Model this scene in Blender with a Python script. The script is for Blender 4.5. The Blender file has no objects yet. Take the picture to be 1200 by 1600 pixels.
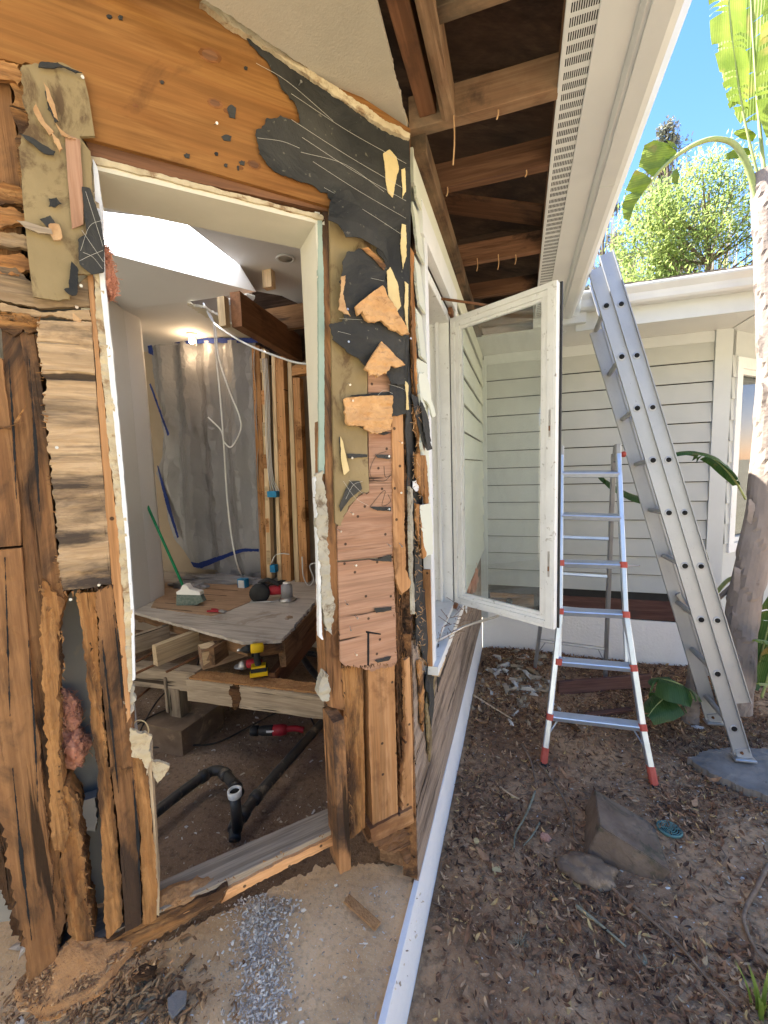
import bpy, bmesh, math, random
from mathutils import Vector, Matrix, noise
from mathutils.geometry import delaunay_2d_cdt
random.seed(7)
R = math.radians
SC = bpy.context.scene
COL = SC.collection

# ------------------------------------------------------------------ camera, light, exposure
F = 659.0
CAMP = Vector((0, 0, 1.7))
yaw, pit, rol = R(17.948), R(5.957), R(-1.910)
FW = Vector((-math.sin(yaw)*math.cos(pit), math.cos(yaw)*math.cos(pit), -math.sin(pit)))
_r = Vector((math.cos(yaw), math.sin(yaw), 0)); _u = _r.cross(FW)
RT = _r*math.cos(rol) + _u*math.sin(rol)
UP = _u*math.cos(rol) - _r*math.sin(rol)
cd = bpy.data.cameras.new('camera'); cam = bpy.data.objects.new('camera', cd); COL.objects.link(cam)
cam.matrix_world = Matrix(((RT.x, UP.x, -FW.x, CAMP.x), (RT.y, UP.y, -FW.y, CAMP.y), (RT.z, UP.z, -FW.z, CAMP.z), (0, 0, 0, 1)))
cd.sensor_fit = 'VERTICAL'; cd.sensor_height = 36; cd.lens = F/1600*36; cd.clip_start = 0.02; cd.clip_end = 600
SC.camera = cam
SUN_EL, SUN_AZ = 54, -84           # azimuth from +Y towards +X
w = bpy.data.worlds.new("World"); SC.world = w; w.use_nodes = True
nt = w.node_tree
sky = nt.nodes.new('ShaderNodeTexSky'); sky.sky_type = 'NISHITA'; sky.sun_disc = False
sky.sun_elevation = R(SUN_EL); sky.sun_rotation = R(SUN_AZ); sky.dust_density = 0.1; sky.air_density = 0.9; sky.ozone_density = 1.2
tn = nt.nodes.new('ShaderNodeMix'); tn.data_type = 'RGBA'; tn.blend_type = 'MULTIPLY'; tn.inputs[0].default_value = 1; tn.inputs[7].default_value = (1.36, .97, .96, 1)
hs = nt.nodes.new('ShaderNodeHueSaturation'); hs.inputs['Saturation'].default_value = 1.3; nt.links.new(sky.outputs[0], hs.inputs['Color']); nt.links.new(hs.outputs[0], tn.inputs[6]); nt.links.new(tn.outputs[2], nt.nodes['Background'].inputs[0]); nt.nodes['Background'].inputs[1].default_value = 0.075
ld = bpy.data.lights.new('sun', 'SUN'); ld.energy = 5; ld.angle = R(0.5); ld.color = (1, .94, .84)
sun = bpy.data.objects.new('sun', ld); COL.objects.link(sun)
sd = Vector((math.sin(R(SUN_AZ))*math.cos(R(SUN_EL)), math.cos(R(SUN_AZ))*math.cos(R(SUN_EL)), math.sin(R(SUN_EL))))
sun.rotation_euler = sd.to_track_quat('Z', 'Y').to_euler()
SC.view_settings.view_transform = 'Standard'; SC.view_settings.look = 'None'
SC.view_settings.exposure = 3.0; SC.view_settings.gamma = 1
SC.view_settings.use_curve_mapping = False

# ------------------------------------------------------------------ planes and rays (authoring aid: points of the place measured from the photo)
def ray(x, y): return FW + RT*((x-600)/F) - UP*((y-800)/F)
class Plane:
    def __init__(s, O, ex, ey):
        s.O = Vector(O); s.ex = Vector(ex).normalized(); s.ey = Vector(ey).normalized(); s.n = s.ex.cross(s.ey)
    def hit(s, x, y, off=0):
        d = ray(x, y); t = (s.n.dot(s.O-CAMP)+off)/s.n.dot(d); return CAMP+d*t
    def uv(s, p): q = p-s.O; return (q.dot(s.ex), q.dot(s.ey))
    def pt(s, u, v, off=0): return s.O+s.ex*u+s.ey*v+s.n*off
    def vert(s): return Plane(s.O, s.ey, -s.ex)
S = math.sqrt(.5)
XB = -.337
PA = Plane((XB, 1.275, 0), (S, S, 0), (0, 0, 1))        # bay wall, u negative towards the camera
PB = Plane((XB, 0, 0), (0, 1, 0), (0, 0, 1))            # window wall, u = y
YC = 3.89
PC = Plane((0, YC, 0), (1, 0, 0), (0, 0, 1))            # wing wall, u = x
def PZ(z): return Plane((0, 0, z), (1, 0, 0), (0, 1, 0))
def PY(y): return Plane((0, y, 0), (1, 0, 0), (0, 0, 1))
def PX(x): return Plane((x, 0, 0), (0, 1, 0), (0, 0, 1))
def hz(x, y, z): return PZ(z).hit(x, y)
def hy(x, y, Y): return PY(Y).hit(x, y)

# ------------------------------------------------------------------ materials
class N:
    def __init__(s, name, rough=.6, spec=.3, metal=0):
        s.m = bpy.data.materials.new(name); s.m.use_nodes = True; s.t = s.m.node_tree
        s.b = s.t.nodes['Principled BSDF']; s.out = s.t.nodes['Material Output']
        s.b.inputs['Roughness'].default_value = rough
        s.b.inputs['Specular IOR Level'].default_value = spec
        s.b.inputs['Metallic'].default_value = metal
        s._v = None
    def n(s, t, **kw):
        x = s.t.nodes.new('ShaderNode'+t)
        for k, v in kw.items(): setattr(x, k, v)
        return x
    def l(s, a, b): s.t.links.new(a, b)
    def vec(s, scale=(1, 1, 1), rnd=True):
        if s._v is None:
            tc = s.n('TexCoord'); 
            if rnd:
                oi = s.n('ObjectInfo'); vm = s.n('VectorMath', operation='SCALE'); vm.inputs[0].default_value = (9, 14, 6); s.l(oi.outputs['Random'], vm.inputs['Scale'])
                va = s.n('VectorMath', operation='ADD'); s.l(tc.outputs['Object'], va.inputs[0]); s.l(vm.outputs[0], va.inputs[1]); s._v = va.outputs[0]
            else: s._v = tc.outputs['Object']
        mp = s.n('Mapping'); mp.inputs['Scale'].default_value = scale; s.l(s._v, mp.inputs[0]); return mp.outputs[0]
    def noise(s, sc, det=4, scale=(1, 1, 1), dist=0, rough=.55, rnd=True):
        x = s.n('TexNoise'); x.inputs['Scale'].default_value = sc; x.inputs['Detail'].default_value = det
        x.inputs['Distortion'].default_value = dist; x.inputs['Roughness'].default_value = rough; s.l(s.vec(scale, rnd), x.inputs['Vector']); return x.outputs[0]
    def vor(s, sc, scale=(1, 1, 1), feat='F1', out=0, rnd=True):
        x = s.n('TexVoronoi', feature=feat, voronoi_dimensions='2D'); x.inputs['Scale'].default_value = sc; s.l(s.vec(scale, rnd), x.inputs['Vector']); return x.outputs[out]
    def ramp(s, src, stops, interp='LINEAR'):
        x = s.n('ValToRGB'); x.color_ramp.interpolation = interp; e = x.color_ramp.elements
        while len(e) < len(stops): e.new(.5)
        for i, (p, c) in enumerate(stops):
            e[i].position = p; e[i].color = (c, c, c, 1) if not isinstance(c, tuple) else (*c, 1)
        s.l(src, x.inputs[0]); return x.outputs[0]
    def mix(s, f, a, b, bt='MIX'):
        x = s.n('Mix', data_type='RGBA', blend_type=bt)
        for i, v in ((0, f), (6, a), (7, b)):
            if isinstance(v, (int, float)): x.inputs[i].default_value = v
            elif isinstance(v, tuple): x.inputs[i].default_value = (*v, 1)
            else: s.l(v, x.inputs[i])
        return x.outputs[2]
    def mul(s, a, b, op='MULTIPLY'):
        x = s.n('Math', operation=op)
        for i, v in ((0, a), (1, b)):
            if isinstance(v, (int, float)): x.inputs[i].default_value = v
            else: s.l(v, x.inputs[i])
        return x.outputs[0]
    def color(s, c):
        if isinstance(c, tuple): s.b.inputs['Base Color'].default_value = (*c, 1)
        else: s.l(c, s.b.inputs['Base Color'])
        return s
    def bump(s, h, dist=.002, st=1):
        x = s.n('Bump'); x.inputs['Distance'].default_value = dist; x.inputs['Strength'].default_value = st
        if s.b.inputs['Normal'].is_linked: s.l(s.b.inputs['Normal'].links[0].from_socket, x.inputs['Normal'])
        s.l(h, x.inputs['Height']); s.l(x.outputs[0], s.b.inputs['Normal']); return s

def wood(name, c1, c2, c3, stain=None, stain_lo=.62, stain_sc=3.5, stretch=.08, knots=0, grain=13, bump=.0015, rough=.75, holes=.0, stain_stretch=.5, dust=0, cracks=0):
    m = N(name, rough=rough, spec=.15)
    st = (stretch, 1, 1)
    n1 = m.noise(grain, 6, st, 1.6, .6)
    col = m.ramp(n1, [(.28, c1), (.47, c2), (.56, c3), (.72, c1)])
    fine = m.noise(150, 3, (.05, 1, 1))
    col = m.mix(m.ramp(fine, [(.42, 0), (.72, .5)]), col, tuple(k*.5 for k in c1))
    mid = m.noise(46, 4, (.035, 1, 1), .5); col = m.mix(m.ramp(mid, [(.5, 0), (.62, .55)]), col, tuple(k*.42 for k in c2))
    pat = m.noise(2.2, 3); col = m.mix(m.ramp(pat, [(.35, 0), (.7, .45)]), col, tuple(min(1, k*1.25) for k in c3))
    if knots:
        v = m.vor(knots, (.55, 1, 1)); v = m.mul(v, m.mul(m.noise(14, 3), .16), 'ADD'); r = m.ramp(v, [(.12, .9), (.15, .5), (.165, .8), (.19, .25), (.25, 0)])
        col = m.mix(r, col, tuple(k*.35 for k in c1))
    if stain:
        nz = m.noise(stain_sc, 7, (stain_stretch, 1, 1), .6, .65)
        col = m.mix(m.ramp(nz, [(stain_lo-.05, 0), (stain_lo+.07, .9)]), col, stain)
    if cracks:
        ck = m.noise(cracks, 3, (.05, 1, 1), .3); r = m.ramp(ck, [(.655, 0), (.69, .9)])
        col = m.mix(r, col, (.02, .012, .007))
    if holes:
        v = m.vor(holes); col = m.mix(m.ramp(v, [(.04, .85), (.06, 0)]), col, (.03, .02, .015))
    if dust:
        nz = m.noise(6, 6); col = m.mix(m.ramp(nz, [(.4, 0), (.75, dust)]), col, (.45, .33, .2))
    oi_ = m.n('ObjectInfo'); hv = m.n('HueSaturation'); m.l(col, hv.inputs['Color']); m.l(m.ramp(m.noise(.001, 0), [(.3, .62), (.7, 1.12)]) if False else m.mul(m.mul(oi_.outputs['Random'], .5), .72, 'ADD'), hv.inputs['Value']); col = hv.outputs[0]
    m.color(col)
    m.bump(fine, bump*.5, .6); m.bump(mid, bump); m.bump(n1, bump*2, .7)
    if cracks: m.bump(m.ramp(ck, [(.62, 1), (.69, 0)]), bump*2)
    return m.m

def mottled(name, c1, c2, sc=6, rough=.8, bump=.001, bsc=120, spec=.2, metal=0, c3=None, c3lo=.62, c3sc=9, scale=(1, 1, 1), det=6, rnd=True):
    m = N(name, rough=rough, spec=spec, metal=metal)
    col = m.mix(m.ramp(m.noise(sc, det, scale, .3, .6, rnd), [(.3, 0), (.7, 1)]), c1, c2)
    if c3: col = m.mix(m.ramp(m.noise(c3sc, 8, scale, .5, .7, rnd), [(c3lo, 0), (c3lo+.1, .9)]), col, c3)
    m.color(col)
    if bump: m.bump(m.noise(bsc, 5, rnd=rnd), bump)
    return m.m

MT = {}
MT['header'] = wood('knotty_plywood', (0.204, 0.0775, 0.0198), (0.299, 0.124, 0.0338), (0.36, 0.167, 0.0494), (.13, .055, .022), .6, 4, .16, grain=7, bump=.001)
MT['fresh'] = wood('orange_fir', (0.361, 0.164, 0.06), (0.479, 0.234, 0.092), (0.554, 0.299, 0.136), (.2, .09, .04), .6, 7, .05, knots=2.6, grain=26, bump=.0008, holes=11)
MT['knotring'] = wood('knot_ring_wood', (.16, .06, .02), (.22, .085, .028), (.26, .11, .04), stretch=.4, grain=60, bump=.0006)
MT['rotfir'] = wood('rotted_fir', (0.192, 0.077, 0.0243), (0.34, 0.15, 0.048), (0.459, 0.231, 0.0832), (.055, .03, .018), .53, 9, .07, grain=34, bump=.005, cracks=30, stain_stretch=.22)
MT['brown'] = wood('aged_stud_wood', (0.145, 0.0651, 0.027), (0.224, 0.105, 0.042), (0.304, 0.152, 0.063), (.035, .024, .018), 0.525, 6, .05, knots=3, grain=26, bump=.0022, cracks=34, stain_stretch=.35)
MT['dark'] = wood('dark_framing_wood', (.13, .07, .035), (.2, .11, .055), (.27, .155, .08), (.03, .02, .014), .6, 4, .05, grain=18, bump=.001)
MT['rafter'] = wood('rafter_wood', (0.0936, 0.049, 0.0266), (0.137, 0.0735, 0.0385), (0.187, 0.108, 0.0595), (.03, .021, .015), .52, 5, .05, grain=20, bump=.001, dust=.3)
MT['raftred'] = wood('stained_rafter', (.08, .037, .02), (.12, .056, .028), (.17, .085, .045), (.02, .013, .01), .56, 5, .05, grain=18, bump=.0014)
MT['attic'] = wood('darkened_stained_attic_ply', (.035, .02, .013), (.05, .029, .018), (.07, .042, .027), (.02, .013, .01), .55, 4, .1, grain=8, bump=.0006)  # wood tones taken near black to carry the attic gloom
MT['weather'] = wood('weathered_plywood', (0.211, 0.129, 0.068), (0.328, 0.215, 0.116), (0.406, 0.281, 0.16), (.028, .022, .02), .5, 9, .14, knots=6, grain=22, bump=.003, cracks=30, stain_stretch=.22)
MT['weatherB'] = wood('grey_weathered_plywood', (.25, .18, .125), (.36, .27, .195), (.46, .35, .26), (.11, .08, .06), .56, 6, .07, grain=20, bump=.004, cracks=24, stain_stretch=.15)
MT['plyred'] = wood('reddish_plywood', (0.328, 0.16, 0.092), (0.435, 0.236, 0.14), (0.492, 0.288, 0.184), (.3, .12, .065), .62, 6, .1, grain=20, bump=.0006, holes=12, stain_stretch=.15, cracks=34)
MT['tan_'] = wood('tan_resin_plywood', (.3, .21, .09), (.4, .29, .13), (.46, .34, .165), (.17, .11, .05), .58, 9, .14, grain=12, bump=.0006, holes=10)
MT['tan'] = mottled('resin_faced_plywood', (.2, .145, .068), (.3, .225, .115), 7, .75, .0012, 60, c3=(.1, .06, .03), c3lo=.55, c3sc=11, scale=(.55, 1, 1))
MT['darkrot'] = wood('black_rot', (.07, .035, .018), (.13, .065, .03), (.22, .11, .05), (.012, .008, .006), .52, 9, .08, grain=22, bump=.006, cracks=30, stain_stretch=.2)
MT['grey'] = wood('grey_old_beam', (.25, .185, .125), (.34, .26, .18), (.42, .33, .23), (.11, .08, .06), .62, 5, .06, grain=20, bump=.002, cracks=26)
MT['subfloor'] = wood('dusty_subfloor', (.4, .35, .29), (.47, .415, .35), (.52, .46, .39), (.3, .23, .17), .62, 3, .3, grain=4, bump=.0006, stain_stretch=.8)
MT['subred'] = wood('bare_subfloor', (.32, .19, .11), (.4, .25, .15), (.46, .3, .19), (.25, .15, .09), .62, 4, .2, grain=5, bump=.0006, dust=.3)
MT['pale'] = wood('pale_lumber', (.48, .34, .19), (.57, .42, .25), (.64, .49, .31), None, stretch=.05, grain=22, bump=.0006)
MT['redbeam'] = wood('dark_glulam', (.12, .055, .028), (.17, .08, .04), (.21, .1, .05), (.07, .035, .02), .6, 3, .06, grain=14, bump=.0006)
MT['flake'] = wood('flaking_beam', (.2, .11, .065), (.3, .18, .11), (.38, .26, .17), (.6, .56, .5), .6, 14, .08, grain=20, bump=.003, stain_stretch=.15, cracks=26)
MT['tornwood'] = mottled('torn_splinter', (.33, .18, .08), (.52, .33, .17), 30, .85, .003, 90)
MT['fibre'] = mottled('fibreboard', (.46, .25, .105), (.6, .36, .17), 26, .95, .012, 34, c3=(.3, .15, .06), c3lo=.57, c3sc=40)
MT['yellow'] = mottled('yellow_torn_paper', (.55, .42, .2), (.66, .52, .27), 14, .9, .001, 80)
m = N('tar_felt', .7, .3)
c = m.mix(m.ramp(m.noise(5, 7, dist=.5), [(.35, 0), (.7, 1)]), (.016, .016, .015), (.05, .047, .04))
c = m.mix(m.ramp(m.noise(60, 5), [(.66, 0), (.74, .5)]), c, (.25, .22, .16)); m.color(c); m.bump(m.noise(5, 5, dist=2), .02, .7); m.bump(m.noise(24, 4, (.4, 1, 1)), .004, .6); m.bump(m.noise(140, 3), .0006); MT['felt'] = m.m
MT['plaster'] = mottled('rough_plaster', (.42, .33, .2), (.56, .47, .31), 20, .95, .006, 45, c3=(.24, .15, .08), c3lo=.54, c3sc=22)
MT['grime'] = mottled('grimy_plaster', (.3, .27, .2), (.44, .4, .31), 16, .95, .005, 45, c3=(.13, .09, .055), c3lo=.55, c3sc=18)
MT['cream'] = mottled('cream_reveal', (.58, .54, .43), (.64, .6, .49), 5, .8, .0006, 60, c3=(.5, .44, .3), c3lo=.68)
MT['soffit'] = mottled('textured_soffit', (.4, .36, .28), (.47, .42, .33), 5, .9, .0012, 170, c3=(.2, .18, .14), c3lo=.68, c3sc=5)
MT['white'] = mottled('white_paint', (.64, .65, .64), (.72, .72, .71), 5, .55, .0006, 60, c3=(.36, .32, .25), c3lo=.63, c3sc=24)
MT['dirtywhite'] = mottled('soiled_white_vinyl', (.66, .66, .63), (.76, .76, .73), 9, .45, .0004, 60, c3=(.26, .23, .18), c3lo=.6, c3sc=34)
MT['siding'] = mottled('sage_siding', (.43, .445, .425), (.48, .49, .47), 3, .6, .0005, 90, c3=(.36, .36, .28), c3lo=.68)
MT['sidingB'] = mottled('cream_siding', (.56, .57, .47), (.62, .63, .52), 3, .6, .0005, 90, c3=(.4, .4, .28), c3lo=.66, c3sc=12)
MT['trim'] = mottled('pale_trim_paint', (.53, .55, .54), (.6, .62, .6), 3, .5, .0003, 90)
MT['gutter'] = mottled('gutter_enamel', (.55, .56, .55), (.62, .63, .61), 3, .3, .0002, 60, spec=.5, c3=(.4, .37, .3), c3lo=.68, c3sc=5)
MT['fnd'] = mottled('painted_foundation', (.8, .78, .75), (.86, .84, .81), 4, .7, .004, 45, c3=(.5, .44, .37), c3lo=.66, c3sc=26)
MT['ceiling'] = mottled('ceiling_paint', (.66, .65, .64), (.7, .69, .68), 2, .8, .0006, 60)
MT['drywall'] = mottled('interior_wall_paint', (.6, .59, .56), (.66, .65, .62), 2, .8, .0008, 40, c3=(.45, .43, .4), c3lo=.72)
MT['tanwall'] = mottled('tan_drywall', (.34, .27, .2), (.4, .32, .24), 3, .9, .0006, 40)
MT['greydry'] = mottled('grey_drywall_back', (.27, .25, .215), (.33, .3, .26), 3, .95, .001, 50, c3=(.42, .33, .22), c3lo=.62, c3sc=4)
MT['green'] = mottled('green_board_edge', (.25, .33, .27), (.34, .4, .33), 9, .9, .0008, 60)
MT['pink'] = mottled('glass_wool', (.5, .2, .12), (.68, .36, .24), 14, 1, .012, 50, c3=(.32, .17, .1), c3lo=.58, c3sc=20)
MT['alu'] = mottled('bright_aluminium', (.5, .56, .64), (.62, .68, .77), 9, .35, .0003, 80, metal=.75, spec=.5, c3=(.1, .1, .1), c3lo=.73, c3sc=70)
MT['aludirty'] = mottled('dirty_aluminium', (.34, .35, .365), (.44, .45, .465), 5, .5, .0006, 90, metal=.55, spec=.5, c3=(.08, .075, .07), c3lo=.63, c3sc=110, scale=(.5, 1, 1))
MT['aludark'] = mottled('dull_aluminium', (.3, .3, .31), (.4, .4, .41), 5, .45, .0004, 90, metal=.6, spec=.5)
MT['steel'] = mottled('steel', (.45, .43, .4), (.6, .58, .55), 20, .4, .0003, 90, metal=.9)
MT['rust'] = mottled('rusty_steel', (.16, .07, .035), (.24, .12, .06), 30, .8, .001, 120, metal=.3)
MT['redplastic'] = mottled('faded_red_plastic', (.42, .07, .05), (.5, .12, .09), 20, .5, .0004, 60)
MT['black'] = mottled('black_rubber_and_lap_shadow', (.02, .02, .02), (.035, .035, .035), 10, .5, .0005, 60)
MT['darkhole'] = mottled('bore_and_gap_shade', (.012, .012, .012), (.02, .02, .02), 10, .9, 0)  # near-black, stands in for shade inside bores, slots and gaps
MT['abs'] = mottled('dusty_black_pipe', (.022, .022, .02), (.05, .045, .038), 12, .42, .0006, 60, spec=.5, c3=(.25, .19, .12), c3lo=.56, c3sc=9)
MT['whitepl'] = mottled('white_plastic', (.75, .74, .7), (.82, .81, .78), 10, .4, 0)
MT['blue'] = mottled('blue_tape', (.015, .03, .14), (.02, .045, .22), 10, .6, .0006, 60)
MT['teal'] = mottled('blue_box', (.02, .2, .4), (.03, .26, .5), 10, .5, 0)
MT['yellowpl'] = mottled('yellow_plastic', (.68, .42, .01), (.75, .5, .02), 10, .45, 0)
MT['redtool'] = mottled('red_tool', (.3, .02, .03), (.4, .03, .04), 10, .4, 0)
MT['broomgreen'] = mottled('green_broom', (.01, .16, .07), (.015, .24, .1), 20, .5, 0)
MT['bristle'] = mottled('broom_bristle', (.09, .13, .11), (.2, .23, .2), 60, .9, .002, 200, scale=(1, 1, .1))
MT['concrete'] = mottled('mossy_concrete', (.13, .09, .06), (.23, .165, .115), 9, .95, .006, 50, c3=(.07, .07, .04), c3lo=.55, c3sc=5)
MT['pier'] = mottled('pier_concrete', (.15, .1, .065), (.25, .175, .115), 6, .95, .003, 50, c3=(.4, .28, .17), c3lo=.55, c3sc=5)
MT['stone'] = mottled('grey_flagstone', (.17, .145, .12), (.29, .255, .215), 7, .8, .006, 34, c3=(.08, .08, .075), c3lo=.6, c3sc=14)
MT['drain'] = mottled('green_drain', (.1, .2, .17), (.16, .28, .24), 30, .6, .0004, 60)
MT['plank'] = wood('red_brown_plank', (.075, .035, .03), (.11, .055, .045), (.14, .075, .06), (.08, .05, .04), .6, 5, .06, grain=18, bump=.001)
MT['stick'] = mottled('grey_stick', (.17, .11, .07), (.3, .21, .14), 30, .95, .002, 90, c3=(.36, .32, .24), c3lo=.62, c3sc=30)
MT['lichen'] = mottled('lichen', (.22, .19, .12), (.36, .34, .23), 50, .95, .003, 90)
MT['shingle'] = mottled('asphalt_shingle', (.1, .085, .07), (.19, .16, .13), 40, .95, .003, 200)
MT['bark'] = mottled('tree_bark', (.1, .075, .055), (.2, .16, .12), 9, .95, .01, 30, scale=(1, 1, .3))
MT['cable'] = mottled('white_cable', (.62, .62, .6), (.7, .7, .68), 9, .5, 0)
MT['blackcable'] = mottled('black_cable', (.03, .025, .02), (.07, .055, .045), 9, .6, 0)
MT['sandy'] = mottled('sawdust', (.34, .165, .065), (.47, .25, .105), 34, 1, .006, 130)
MT['chip'] = mottled('pale_chip', (.42, .4, .38), (.62, .6, .57), 3, .9, .002, 60)
MT['cobweb'] = mottled('fibre_threads', (.45, .42, .36), (.55, .52, .45), 9, .8, 0)

# per-face tinted stuff
def tinted(name, stops, rough=.8, transl=0, attr='tint', bump=0, spec=.2):
    m = N(name, rough, spec); a = m.n('Attribute'); a.attribute_name = attr
    col = m.ramp(a.outputs['Fac'], stops)
    col = m.mix(m.ramp(m.noise(40, 4), [(.4, 0), (.7, .4)]), col, (.05, .035, .02)) if bump else col
    m.color(col)
    if bump: m.bump(m.noise(120, 3), .0008)
    if transl:
        tr = m.n('BsdfTranslucent'); ms = m.n('MixShader'); ms.inputs[0].default_value = transl
        if isinstance(col, tuple): tr.inputs[0].default_value = (*col, 1)
        else: m.l(col, tr.inputs[0])
        m.l(m.b.outputs[0], ms.inputs[1]); m.l(tr.outputs[0], ms.inputs[2]); m.l(ms.outputs[0], m.out.inputs[0])
    return m.m
MT['litter'] = tinted('dry_leaves', [(0, (.09, .045, .028)), (.3, (.26, .13, .07)), (.65, (.46, .25, .13)), (.88, (.74, .5, .29)), (1, (.75, .5, .2))], .75, .12, bump=1)
MT['crumbs'] = tinted('pale_crumbs', [(0, (.26, .18, .1)), (.6, (.42, .34, .24)), (1, (.7, .67, .6))], .9)
MT['rotbits'] = tinted('rotten_wood_bits', [(0, (.12, .06, .03)), (.5, (.34, .18, .08)), (1, (.56, .34, .16))], .9)
MT['rubble'] = tinted('crushed_plaster', [(0, (.3, .23, .17)), (.5, (.62, .52, .41)), (1, (.85, .76, .62))], .9)
MT['foliage'] = tinted('tree_leaves', [(0, (.08, .12, .04)), (.5, (.22, .29, .08)), (1, (.42, .48, .15))], .6, .5)
MT['foliage_dark'] = tinted('hazed_conifer_leaves', [(0, (.06, .07, .05)), (.5, (.12, .13, .09)), (1, (.24, .21, .15))], .7, .2)  # conifer greens lightened, distance haze put into the colour
MT['reed'] = tinted('dry_stems', [(0, (.16, .13, .09)), (.6, (.3, .25, .18)), (1, (.36, .3, .16))], .9)
def leafmat(name, c1, c2, transl=.4, c3=None):
    m = N(name, .42, .4)
    wv = m.n('TexWave'); wv.inputs['Scale'].default_value = 28; wv.inputs['Distortion'].default_value = .6; m.l(m.vec((1, .25, 1)), wv.inputs['Vector'])
    col = m.mix(m.ramp(m.noise(7, 5), [(.3, 0), (.7, 1)]), c1, c2)
    col = m.mix(m.ramp(wv.outputs[0], [(0, .25), (.5, 0)]), col, tuple(k*.6 for k in c1))
    if c3: col = m.mix(m.ramp(m.noise(6, 6), [(.6, 0), (.68, .9)]), col, c3)
    m.color(col); m.bump(wv.outputs[0], .001)
    tr = m.n('BsdfTranslucent'); ms = m.n('MixShader'); ms.inputs[0].default_value = transl
    m.l(col, tr.inputs[0]); m.l(m.b.outputs[0], ms.inputs[1]); m.l(tr.outputs[0], ms.inputs[2]); m.l(ms.outputs[0], m.out.inputs[0])
    return m.m
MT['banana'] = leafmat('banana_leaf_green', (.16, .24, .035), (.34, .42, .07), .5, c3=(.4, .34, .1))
MT['bananadark'] = leafmat('shaded_banana_leaf', (.035, .09, .02), (.07, .14, .035), .25, c3=(.2, .15, .05))  # darker copy of the leaf green, shade put into the colour
MT['bananadry'] = leafmat('dry_banana_leaf', (.18, .16, .06), (.3, .24, .12), .3)
MT['stalk'] = mottled('leaf_stalk', (.24, .3, .1), (.36, .4, .18), 9, .5, .0008, 60, c3=(.25, .18, .1), c3lo=.62, c3sc=6)
MT['trunk'] = mottled('banana_trunk_bark', (.17, .14, .12), (.32, .27, .235), 6, .9, .006, 26, c3=(.08, .055, .045), c3lo=.58, c3sc=8, scale=(1, 1, .4))
# glass
def glassmat(name, tint=(.93, .96, .94), dirt=.1, rough=.0):
    m = N(name, .5, .2); m.b.inputs['Base Color'].default_value = (.6, .6, .55, 1)
    tr = m.n('BsdfTransparent'); tr.inputs[0].default_value = (*tint, 1)
    gl = m.n('BsdfGlossy'); gl.inputs['Roughness'].default_value = rough
    fr = m.n('Fresnel'); fr.inputs[0].default_value = 1.45
    a = m.n('MixShader'); m.l(m.mul(fr.outputs[0], 1.15), a.inputs[0]); m.l(tr.outputs[0], a.inputs[1]); m.l(gl.outputs[0], a.inputs[2])
    b = m.n('MixShader'); m.l(m.ramp(m.noise(7, 7, (1, .35, 1), 1.2, .7), [(.4, dirt*.35), (.7, dirt)]), b.inputs[0]); m.l(a.outputs[0], b.inputs[1]); m.l(m.b.outputs[0], b.inputs[2])
    m.l(b.outputs[0], m.out.inputs[0]); return m.m
MT['glass'] = glassmat('streaky_glass', dirt=.09)
MT['glassC'] = glassmat('window_glass', (.5, .55, .5), .03)
m = N('polythene_sheet', .3, .6); m.color(m.mix(m.ramp(m.noise(2.5, 3), [(.3, 0), (.7, 1)]), (.36, .355, .37), (.41, .405, .42)))
m.bump(m.noise(5, 3, (1, 1, .3), 1.5), .012, .5); m.bump(m.noise(30, 3, (1, 1, .5)), .003, .5)
tr = m.n('BsdfTransparent'); tr.inputs[0].default_value = (.85, .85, .88, 1); ms = m.n('MixShader'); ms.inputs[0].default_value = .62
m.bump(m.noise(9, 4, (1.6, 1, .35), 1.2, .55), .02, .7)
m.l(tr.outputs[0], ms.inputs[1]); m.l(m.b.outputs[0], ms.inputs[2]); m.l(ms.outputs[0], m.out.inputs[0]); MT['poly'] = m.m
m = N('skylight_diffuser', .4, .3); tr = m.n('BsdfTranslucent'); tr.inputs[0].default_value = (.88, .92, .98, 1); m.l(tr.outputs[0], m.out.inputs[0]); MT['diffuser'] = m.m
m = N('lit_bulb'); e = m.n('Emission'); e.inputs[0].default_value = (1, .72, .42, 1); e.inputs[1].default_value = 16; m.l(e.outputs[0], m.out.inputs[0]); MT['bulb'] = m.m
# ground
m = N('garden_soil', .95, .1)
c = m.mix(m.ramp(m.noise(2.2, 6, rnd=False), [(.38, 0), (.62, 1)]), (.27, .15, .08), (.6, .37, .2))
c = m.mix(m.ramp(m.noise(30, 6, rnd=False), [(.45, 0), (.7, .8)]), c, (.11, .07, .045))
c = m.mix(m.ramp(m.vor(70, rnd=False), [(.1, .6), (.17, 0)]), c, (.38, .3, .2))
geo = m.n('NewGeometry')
m.color(c); m.bump(m.noise(9, 6, rnd=False), .02); m.bump(m.noise(70, 6, rnd=False), .008); m.bump(m.noise(260, 3, rnd=False), .002); MT['soil'] = m.m
m = N('sandy_pad', .97, .05)
c = m.mix(m.ramp(m.noise(3, 6, rnd=False), [(.35, 0), (.65, 1)]), (.62, .385, .19), (.76, .51, .28))
c = m.mix(m.ramp(m.noise(60, 6, rnd=False), [(.5, 0), (.75, .6)]), c, (.36, .23, .13))
c = m.mix(m.ramp(m.vor(90, rnd=False), [(.06, .7), (.1, 0)]), c, (.6, .57, .5))
m.color(c); m.bump(m.noise(12, 7, rnd=False), .007); m.bump(m.noise(160, 4, rnd=False), .0015); MT['sand'] = m.m
m = N('crawl_soil', .97, .05)
c = m.mix(m.ramp(m.noise(2.5, 6, rnd=False), [(.35, 0), (.65, 1)]), (.2, .13, .085), (.33, .225, .145))
c = m.mix(m.ramp(m.noise(40, 6, rnd=False), [(.5, 0), (.75, .7)]), c, (.07, .045, .03))
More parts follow.
